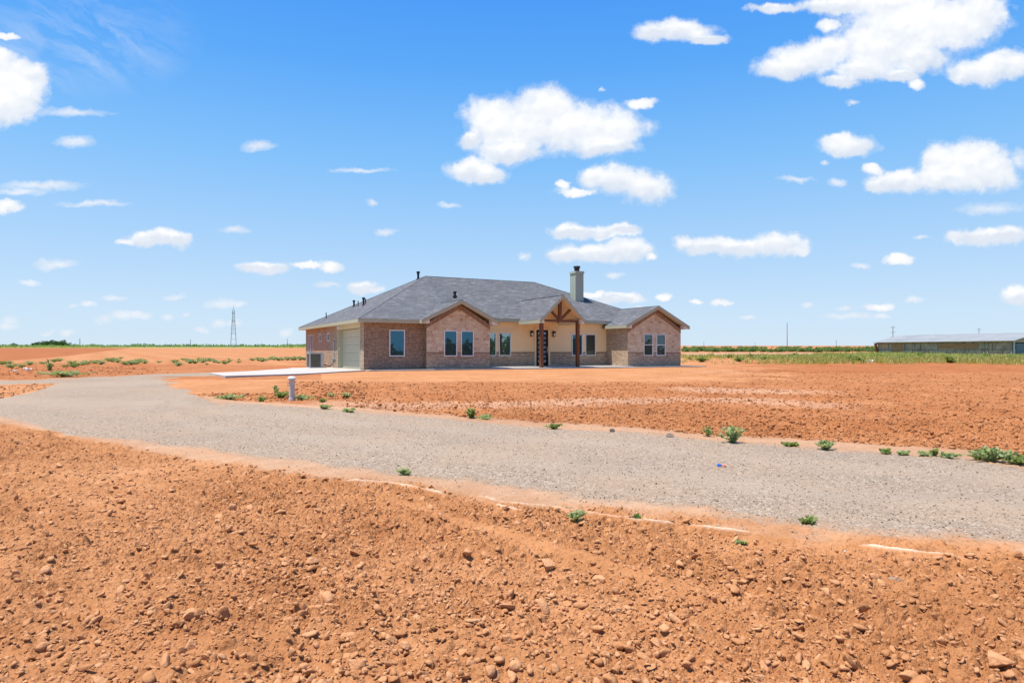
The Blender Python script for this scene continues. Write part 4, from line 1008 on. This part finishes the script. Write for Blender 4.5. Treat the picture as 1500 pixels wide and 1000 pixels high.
# scrub rows and the grass belt on the right
def make_bush(seed, h, w, n, ll, mname, name, label, cat, group, trunk=None):
    rg = np.random.default_rng(seed); root = empty(name, (0, 0, 0), 0, label, cat, group)
    k = 7; cs = np.stack([rg.normal(0, w*.42, k), rg.normal(0, w*.42, k), rg.uniform(h*.25, h*.72, k)], 1); rr = rg.uniform(.25, .5, k)*min(h, w)*1.0
    wh = rg.integers(0, k, n); dd = rg.normal(size=(n, 3)); dd /= np.linalg.norm(dd, axis=1, keepdims=True)
    P_ = cs[wh]+dd*(rr[wh]*rg.uniform(.55, 1.05, n))[:, None]; P_[:, 2] = np.maximum(P_[:, 2], (h*.02 if not trunk else h*.18))
    Lf = ll*rg.uniform(.5, 1.3, n); v, f = leaves_mesh(P_, dd+rg.normal(0, .8, (n, 3)), Lf, Lf*.7, rg)
    if trunk:
        st = MB(); st.tube((0, 0, -.3), (0, 0, h*.35), trunk, trunk*.7, 8)
        for c in cs: st.tube((0, 0, h*.33), tuple(c), trunk*.55, trunk*.2, 6, False)
        st.build('trunk', M['bark'], root)
    else:
        st = MB()
        for c in cs: st.tube((0, 0, -.05), tuple(c), .03*h, .015*h, 5, False)
        st.build('stem', M['stem'], root)
    np_mesh('crown' if trunk else 'leaf_cluster', v, f, M[mname], parent=root); return root
rg = np.random.default_rng(77)
bl = 'low dark green bush in the hedge-like row across the red field right of the house'; bg = 'bushes in the row right of the house'
bp = [make_bush(800+i, .95, 1.2, 420, .28, 'bush', 'bush', bl, 'bush', bg) for i in range(3)]
k = 0
for px in np.arange(1002, 1282, 4.6):
    py = 514.8+rg.normal()*.55; o = bp[k] if k < 3 else copy_tree(bp[k % 3]); k += 1
    s = rg.uniform(.65, 1.25); q = at(px+rg.normal()*1.5, py); o.location = (q.x, q.y, q.z-.03); o.rotation_euler[2] = rg.uniform(0, 6); o.scale = (s*1.4, s*1.2, s*.85)
sl = 'scattered dry shrub on the far orange plain right of the house'; sg_ = 'shrubs dotted over the far plain'
sp_ = [make_bush(820+i, 1.2, 1.7, 200, .45, 'bush', 'shrub', sl, 'shrub', sg_) for i in range(2)]
k = 0
for i in range(74):
    px = rg.uniform(1000, 1285); py = [508.6, 509.9, 511.3][i % 3]+rg.normal()*.25; o = sp_[k] if k < 2 else copy_tree(sp_[k % 2]); k += 1
    s = rg.uniform(.5, 1.1); q = at(px, py); o.location = (q.x, q.y, q.z-.05); o.scale = (s*1.5, s, s*.8); o.rotation_euler[2] = rg.uniform(0, 6)
# trees and hedge on the left skyline
tl_ = 'dark rounded tree in the far clump on the left skyline'; tg = 'trees in the clump on the left skyline'
tp_ = [make_bush(850+i, 7.4, 5.0, 1100, .8, 'tree', 'tree', tl_, 'tree', tg, .22) for i in range(3)]
for i, (px, s) in enumerate(((66, .9), (72, 1.0), (79, .95), (84, 1.1), (90, .95), (55, .75), (98, .7), (109, .55), (20, .6), (50, .6), (61, .8), (76, .8), (87, .85))):
    o = tp_[i] if i < 3 else copy_tree(tp_[i % 3]); Y = 690+(i % 4)*14; o.location = ((px-750)/1000*Y, Y, .01*(Y-40)-.3); o.scale = (s*1.15, s, s); o.rotation_euler[2] = i*1.3
n = 9000; Y = rg.uniform(640, 700, n); px = rg.uniform(-300, 452, n); X = (px-750)/1000*Y
hh = .9+1.1*vnoise(px*.09, px*0, 5)
P_ = np.stack([X, Y, .01*(Y-40)+rg.random(n)*hh*1.2], 1); dd = rg.normal(size=(n, 3))
v, f = leaves_mesh(P_, dd, rg.uniform(.8, 2.2, n), rg.uniform(.6, 1.4, n), rg)
tag(np_mesh('distant_hedgerow', v, f, M['bush']), 'thin dark green line of far vegetation along the left horizon', 'vegetation', kind='stuff')
n = 5000; Y = rg.uniform(430, 640, n); px = rg.uniform(-200, 450, n); px = np.where((px > 175) & (px < 380) & (rg.random(n) < .75), px-190, px); X = (px-750)/1000*Y
keep = (Y > tab(px, [(-200, 440), (120, 450), (200, 560), (380, 600), (415, 430), (450, 420)])); X, Y = X[keep], Y[keep]; n = len(X)
P_ = np.stack([X, Y, .01*(Y-40)+rg.random(n)*.6], 1)
v, f = leaves_mesh(P_, rg.normal(size=(n, 3)), rg.uniform(.8, 1.8, n), rg.uniform(.5, 1.1, n), rg)
tag(np_mesh('distant_crop', v, f, M['weed']), 'far green crop strip in front of the left skyline', 'crop', kind='stuff')
# grass belt: thousands of blade tufts
def tufts(name, n, y0, y1, px0, px1, hgt, mat_, label, dens=None, seed=1):
    rg = np.random.default_rng(seed); Y = rg.uniform(y0, y1, n); px = px0+(px1-px0)*rg.random(n); X = (px-750)/1000*Y
    kp = rg.random(n) < np.clip(2.6*(fbm(X*.16, Y*.16, 12, 3)-.30), .04, 1)*(dens(px, Y) if dens is not None else 1)
    X, Y = X[kp], Y[kp]; m = len(X); Z = zat(X, Y); b = 9
    hs = hgt*(.5+.9*rg.random(m))*(.6+.8*fbm(X*.1, Y*.1, 44, 3))
    bx = np.repeat(X, b)+rg.normal(0, .12, m*b); by = np.repeat(Y, b)+rg.normal(0, .12, m*b); bz = np.repeat(Z, b)
    P_ = np.stack([bx, by, bz-.02], 1); dd = np.stack([rg.normal(0, .35, m*b), rg.normal(0, .35, m*b), np.ones(m*b)], 1)
    L = np.repeat(hs, b)*rg.uniform(.6, 1.2, m*b); v, f = leaves_mesh(P_, dd, L, np.maximum(L*.16, .03), rg)
    return tag(np_mesh(name, v, f, mat_), label, 'grass', kind='stuff')
wsh2 = lambda px, Y: tab(px, [(990, .35), (1100, .6), (1180, 1), (2000, 1)])*np.where(Y < tab(px, [(1000, 58), (1150, 54), (1500, 49), (1800, 46)]), 0, 1)
tufts('field_grass', 15000, 46, 90, 985, 1750, .34, M['grass'], 'yellow-green grass belt along the edge of the red field at right', wsh2, 3)
tufts('shed_grass', 6000, 84, 112, 1190, 1700, .38, M['grass'], 'pale dry grass growing up to the walls of the shed', None, 4)
gw = 'broad-leaved dark green weed standing in the yellow-green grass belt'; gp = [make_weed(900+i, .5, .5, 16, 7, .16, 'weed', gw, 'weed', 'dark weeds in the grass belt') for i in range(2)]
for i in range(24):
    px = rg.uniform(1010, 1500); Y = rg.uniform(60, 80) if px < 1250 else rg.uniform(53, 80); o = gp[i] if i < 2 else copy_tree(gp[i % 2]); X = (px-750)/1000*Y
    o.location = (X, Y, float(zat(X, Y)[0])); o.rotation_euler[2] = i; s = rg.uniform(.7, 1.4); o.scale = (s, s, s*.9)

rg = np.random.default_rng(5); n = 14000; ang_ = rg.uniform(R(80), R(240), n); rr_ = rg.uniform(85, 100, n)
X, Y = rr_*np.sin(ang_), rr_*np.cos(ang_); hh = 1.5+3.6*vnoise(ang_*22, ang_*0, 3)**1.5
P_ = np.stack([X, Y, .01*(Y-40)+rg.random(n)*hh], 1); v, f = leaves_mesh(P_, rg.normal(size=(n, 3)), rg.uniform(.8, 1.8, n), rg.uniform(.5, 1.2, n), rg)
tag(np_mesh('mirrored_treeline', v, f, M['tree']), 'dark line of trees that only shows mirrored in the house windows', 'vegetation', kind='stuff')

# ------------------------------------------------------------------ litter
def scrap(px, py, w, h_, col, label, seed, name='litter_scrap', cat='litter', nlump=3):
    q = on(px, py); rg = np.random.default_rng(seed); s = w/1000*q.y; m_ = mat(name+str(seed), rough=.6, fn=var(col, .08, 4, 40, .1)); VV, FF, k = [], [], 0
    for i in range(nlump):
        v, f = lump_shape(2, seed*7+i, .3); v = v*(s*rg.uniform(.22, .42), s*rg.uniform(.15, .3), h_*rg.uniform(.5, 1))+np.array([s*(i-(nlump-1)/2)*.42, rg.normal()*s*.1, h_*.3])
        VV.append(v); FF.append(f+k); k += len(v)
    o = np_mesh(name, np.concatenate(VV), np.concatenate(FF), m_); o.location = q; return tag(o, label, cat)
def flat_scrap(px, py, w, d_, col, label, rz, seed):
    q = on(px, py); s = w/1000*q.y; b = MB()
    b.prism([(-s/2, -d_*.4, .0), (-s*.1, -d_*.5, .012), (s/2, -d_*.3, .004), (s*.45, d_*.4, .010), (0, d_*.5, .02), (-s*.45, d_*.45, .006)], (0, 0, .012))
    o = b.build('litter_scrap', mat('scrap'+str(seed), rough=.5, fn=var(col, .08, 9, 60, .05))); o.location = (q.x, q.y, q.z+.004); o.rotation_euler = (0, .08, rz); tag(o, label, 'litter')
flat_scrap(1054, 683.5, 6.5, .05, (.01, .10, .55), 'small bright blue scrap lying on the gravel drive', .1, 1)
flat_scrap(1061, 684.5, 5, .04, (.70, .16, .10), 'small red scrap beside the blue scrap on the gravel drive', -.2, 2)
scrap(1276, 530.5, 10, .22, (.75, .75, .77), 'crumpled white litter on the near edge of the grass belt left of the shed', 31)
scrap(1378, 525, 12, .14, (.66, .64, .62), 'low pale slab of litter in the grass in front of the shed', 32, nlump=4)
scrap(38, 541.5, 7, .16, (.72, .68, .64), 'larger white rubble chunk on the red ridge at far left', 33, 'rubble', 'rubble'); scrap(45, 541.0, 5, .14, (.72, .68, .64), 'smaller white rubble chunk right of the larger one at far left', 34, 'rubble', 'rubble', 2)
scrap(60, 548.6, 4, .12, (.72, .68, .64), 'lone white rubble chunk nearest the gravel drive at far left', 35, 'rubble', 'rubble', 2); scrap(22, 543.6, 6, .1, (.66, .58, .50), 'pinkish low rubble chunk leftmost on the red ridge', 36, 'rubble', 'rubble')
for px, py, w, lb in ((1116, 805, 4, 'small white stone below the white sand line, left one of two'), (1238, 805, 5, 'small white stone below a gap in the white sand line'), (645, 754, 4, 'small white stone on the ploughed strip left of the tyre track'), (180, 875, 4, 'small white stone in the left ploughed strip'), (906, 879, 5, 'white chip at the right of the centre foreground'), (640, 876, 4, 'white chip left of the ball-shaped clod')):
    single('white_stone', px, py, w, .6, lb, 'stone', M['pipe'], int(px), .3)

# ------------------------------------------------------------------ sky, sun, camera
w = bpy.data.worlds.new('World'); SC.world = w; w.use_nodes = True; t = NT(w.node_tree); bgN = w.node_tree.nodes['Background']
SUN_EL = R(73); sv = Vector((-.98, -.2, 0)).normalized(); sdir = Vector((sv.x*math.cos(SUN_EL), sv.y*math.cos(SUN_EL), math.sin(SUN_EL)))
sky = t.new('ShaderNodeTexSky', sky_type='NISHITA'); sky.sun_disc = False; sky.sun_elevation = SUN_EL; sky.sun_rotation = math.atan2(sv.x, sv.y)
sky.air_density = 1.0; sky.dust_density = .6; sky.ozone_density = 1.6; sky.altitude = 900
dirv = t.new('ShaderNodeTexCoord').outputs['Generated']
sp = t.new('ShaderNodeSeparateXYZ'); t.l.new(dirv, sp.inputs[0])
yv = t.math('MAXIMUM', sp.outputs[1], .05)
cu = t.math('DIVIDE', sp.outputs[0], yv); cv = t.math('DIVIDE', sp.outputs[2], yv)
cc = t.new('ShaderNodeCombineXYZ'); t.l.new(cu, cc.inputs[0]); t.l.new(cv, cc.inputs[1]); P2 = cc.outputs[0]
wn = t.vmath('SUBTRACT', t.noise(P2, 22, 5, .62, out=1), (.5, .5, .5)); wn2 = t.vmath('SUBTRACT', t.noise(P2, 75, 4, .65, out=1), (.5, .5, .5))
PW_ = t.vmath('ADD', P2, t.vmath('ADD', t.vmath('MULTIPLY', wn, (.030, .022, 0)), t.vmath('MULTIPLY', wn2, (.010, .008, 0))))
# every cloud: centre and half size in the sky (thousandths), traced from the photograph
DENSE = [(745,185,62,42),(800,160,55,34),(850,190,95,36),(905,190,38,34),(720,175,42,34),(690,205,18,14),(745,222,50,20),(940,150,24,9),(880,215,50,14),
 (692,250,42,19),(715,256,26,14),
 (905,262,50,22),(950,275,42,24),(870,258,24,16),(845,281,30,7),(825,270,12,6),
 (830,372,28,13),(865,370,45,15),(920,366,38,18),(955,376,10,6),(840,338,36,12),(880,340,40,10),(915,337,25,11),
 (995,45,55,18),(960,48,35,13),(1035,58,32,8),
 (1330,40,110,50),(1400,30,70,45),(1290,70,60,40),(1180,85,60,24),(1150,100,48,17),(1210,72,40,20),(1260,100,40,20),(1345,85,45,25),(1440,20,40,35),(1225,8,60,14),(1300,5,90,22),(1140,12,45,8),(1215,35,18,9),(1320,110,30,10),(1230,118,30,10),
 (1435,105,48,20),(1475,95,40,22),(1340,122,14,9),(1410,112,20,10),
 (1245,214,44,17),(1225,207,26,11),
 (1420,240,62,36),(1370,235,24,26),(1455,250,40,32),(1320,266,46,17),(1285,272,24,14),(1280,250,16,9),(1390,262,70,20),
 (1440,348,52,13),(1475,345,34,13),(1400,350,20,12),
 (1035,362,46,14),(1080,364,45,14),(1140,358,42,17),(1000,357,18,11),(1165,366,20,8),
 (1316,381,22,9),(15,120,42,42),(35,140,32,34),(10,155,36,32),(45,110,30,22),(0,95,20,30),(10,52,20,5),(12,300,26,9),(5,303,20,9),
 (215,350,32,12),(245,347,26,14),(265,350,20,15),(190,353,16,6),
 (375,391,30,11),(395,393,30,9),(485,391,18,10),(450,388,26,6),
 (533,420,28,10),(545,423,20,7),(900,437,32,9),(925,436,26,8),(972,434,16,6),(870,433,20,5),
 (1490,433,26,16),(1290,449,26,7),(1055,443,18,6),(1020,441,12,4)]
SOFT = [(165,438,24,6),(258,435,22,5),(330,445,30,8),(345,444,20,7),(180,462,24,8),(205,462,20,7),(150,467,18,8),(245,461,12,6),(273,459,10,5),(320,475,16,7),(343,474,16,6),(293,484,10,6),(418,486,12,7),(128,448,14,5),(107,450,8,4),(80,387,36,8),(40,413,16,6),(115,208,34,11),(380,214,26,8),(545,297,9,7),(768,376,10,6),(345,337,28,7),(480,417,22,5),(1340,438,16,6),(1260,387,16,5),(1450,305,50,11),(1495,235,20,16),(1225,268,14,8),(1208,240,8,4),(1170,262,30,6),(1245,463,40,6),(1290,463,20,5),(1240,450,14,4),(1095,463,16,4),(940,452,16,5),(1350,348,14,4),(900,405,14,6),(100,487,10,5),(10,470,18,8),(5,478,20,7),(70,486,12,4),(1185,448,10,4),(105,165,60,8),(60,272,70,8),(30,280,50,6),(140,300,60,6),(565,338,16,5),(880,130,5,4),(690,375,0.1,.1),(530,250,50,4),(655,300,16,5),(1250,150,10,4)]
def field(blobs, smooth, src):
    acc = None
    for cx, cy, rx, ry in blobs:
        d = t.vmath('LENGTH', t.vmath('MULTIPLY_ADD', src, (1000/rx, 1000/ry, 0), (-(cx-750)/rx, -(516-cy)/ry, 0)), out=1)
        if acc is None: acc = d
        else:
            n_ = t.new('ShaderNodeMath', operation='SMOOTH_MIN'); t.put(n_.inputs[0], acc); t.put(n_.inputs[1], d); n_.inputs[2].default_value = smooth; acc = n_.outputs[0]
    return t.math('SUBTRACT', 1, acc)
f1 = field(DENSE, .35, PW_); fB = field([b_ for b_ in DENSE if b_[2]*b_[3] > 250], .35, t.vmath('ADD', PW_, (.003, -.010, 0))); fA = field([b_ for b_ in DENSE if b_[2]*b_[3] > 250], .35, PW_); f2 = field(SOFT, .2, PW_)
def billow(p_):
    a_ = t.voro(p_, 34, 'Distance', 'SMOOTH_F1'); b_ = t.voro(p_, 82, 'Distance', 'SMOOTH_F1')
    return t.math('ADD', t.math('MULTIPLY', a_, -.62), t.math('MULTIPLY', b_, -.34))
nz = t.noise(P2, 38, 8, .66); nzb = t.noise(P2, 15, 5, .6)
PB_ = t.vmath('ADD', P2, t.vmath('MULTIPLY', wn2, (.022, .018, 0)))
bw = billow(PB_)
e1 = t.math('ADD', t.math('ADD', f1, t.math('MULTIPLY', t.math('SUBTRACT', nz, .5), .80)), t.math('ADD', t.math('MULTIPLY', bw, .48), .20))
a1 = t.ramp(t.maprange(e1, -.16, .46), [(0, 0), (.28, .26), (.62, .84), (1, 1.)])
st = t.vmath('MULTIPLY', P2, (12, 40, 1)); e2 = t.math('ADD', f2, t.math('MULTIPLY', t.math('SUBTRACT', t.noise(st, 1.6, 6, .62), .5), 1.1))
a2 = t.math('MULTIPLY', t.maprange(e2, -.05, .80), .80)
# thin cirrus streaks high on the left
r0 = t.new('ShaderNodeMapping'); r0.inputs['Rotation'].default_value = (0, 0, R(30)); t.l.new(PW_, r0.inputs[0]); rm = t.new('ShaderNodeMapping'); rm.inputs['Scale'].default_value = (7, 30, 1); t.l.new(r0.outputs[0], rm.inputs[0])
cd = t.vmath('LENGTH', t.vmath('MULTIPLY_ADD', P2, (1000/165, 1000/85, 0), (635/165, -460/85, 0)), out=1)
a3 = t.math('MULTIPLY', t.math('MULTIPLY', t.maprange(t.noise(rm.outputs[0], 1.0, 7, .6, .4), .42, .80), t.maprange(cd, 1.15, .3)), .55)
al = t.math('MAXIMUM', t.math('MAXIMUM', a1, a2), a3)
emb = t.math('SUBTRACT', bw, billow(t.vmath('ADD', PB_, (-.004, .007, 0))))
shd = t.math('ADD', t.math('ADD', t.maprange(e1, .05, 1.0, .30, 1.0), t.math('MULTIPLY', emb, .9)), t.math('SUBTRACT', t.math('MULTIPLY', t.math('SUBTRACT', nzb, .5), 1.1), t.math('MULTIPLY', t.maprange(t.math('SUBTRACT', fA, fB), -.1, .6, -.15, .75), t.maprange(fA, -.1, .2))), clamp=True)
ccol = t.mix(shd, (4.15, 4.5, 5.05), (5.7, 5.75, 5.8))
KS = 1/(.12*2**.6)
elev = t.ramp(sp.outputs[2], [(0, tuple(c*.1 for c in (.60, .76, .92))), (.06, tuple(c*.1 for c in (.55, .73, .93))), (.14, tuple(c*.1 for c in (.42, .66, .95))), (.26, tuple(c*.1 for c in (.225, .545, .98))), (.38, tuple(c*.1 for c in (.095, .405, .98))), (.46, tuple(c*.1 for c in (.058, .335, .97))), (1, tuple(c*.1 for c in (.03, .17, .70)))])
skb = t.mix(.88, sky.outputs[0], t.vmath('MULTIPLY', elev, (KS*10,)*3))
skc = t.mix(t.math('MULTIPLY', al, t.maprange(sp.outputs[1], .05, .12)), skb, ccol)
t.l.new(skc, bgN.inputs['Color']); bgN.inputs['Strength'].default_value = .12
w.cycles.sampling_method = 'NONE'
sl_ = bpy.data.lights.new('sun', 'SUN'); sl_.energy = 5.0; sl_.angle = R(.53); sl_.color = (1, .955, .89)
so_ = bpy.data.objects.new('sun', sl_); COL.objects.link(so_); so_.rotation_euler = sdir.to_track_quat('Z', 'Y').to_euler()
cam = bpy.data.cameras.new('camera'); co = bpy.data.objects.new('camera', cam); COL.objects.link(co)
cam.sensor_width = 36; cam.lens = 24; cam.shift_y = 16/1500; cam.clip_end = 20000; cam.clip_start = .05
co.location = (0, 0, EYE); co.rotation_euler = (R(90), 0, 0); SC.camera = co
SC.view_settings.view_transform = 'Standard'; SC.view_settings.look = 'None'; SC.view_settings.exposure = .6; SC.view_settings.gamma = 1
SC.cycles.max_bounces = 6; SC.cycles.diffuse_bounces = 3; SC.cycles.glossy_bounces = 3; SC.cycles.transparent_max_bounces = 4
SC.cycles.use_denoising = True
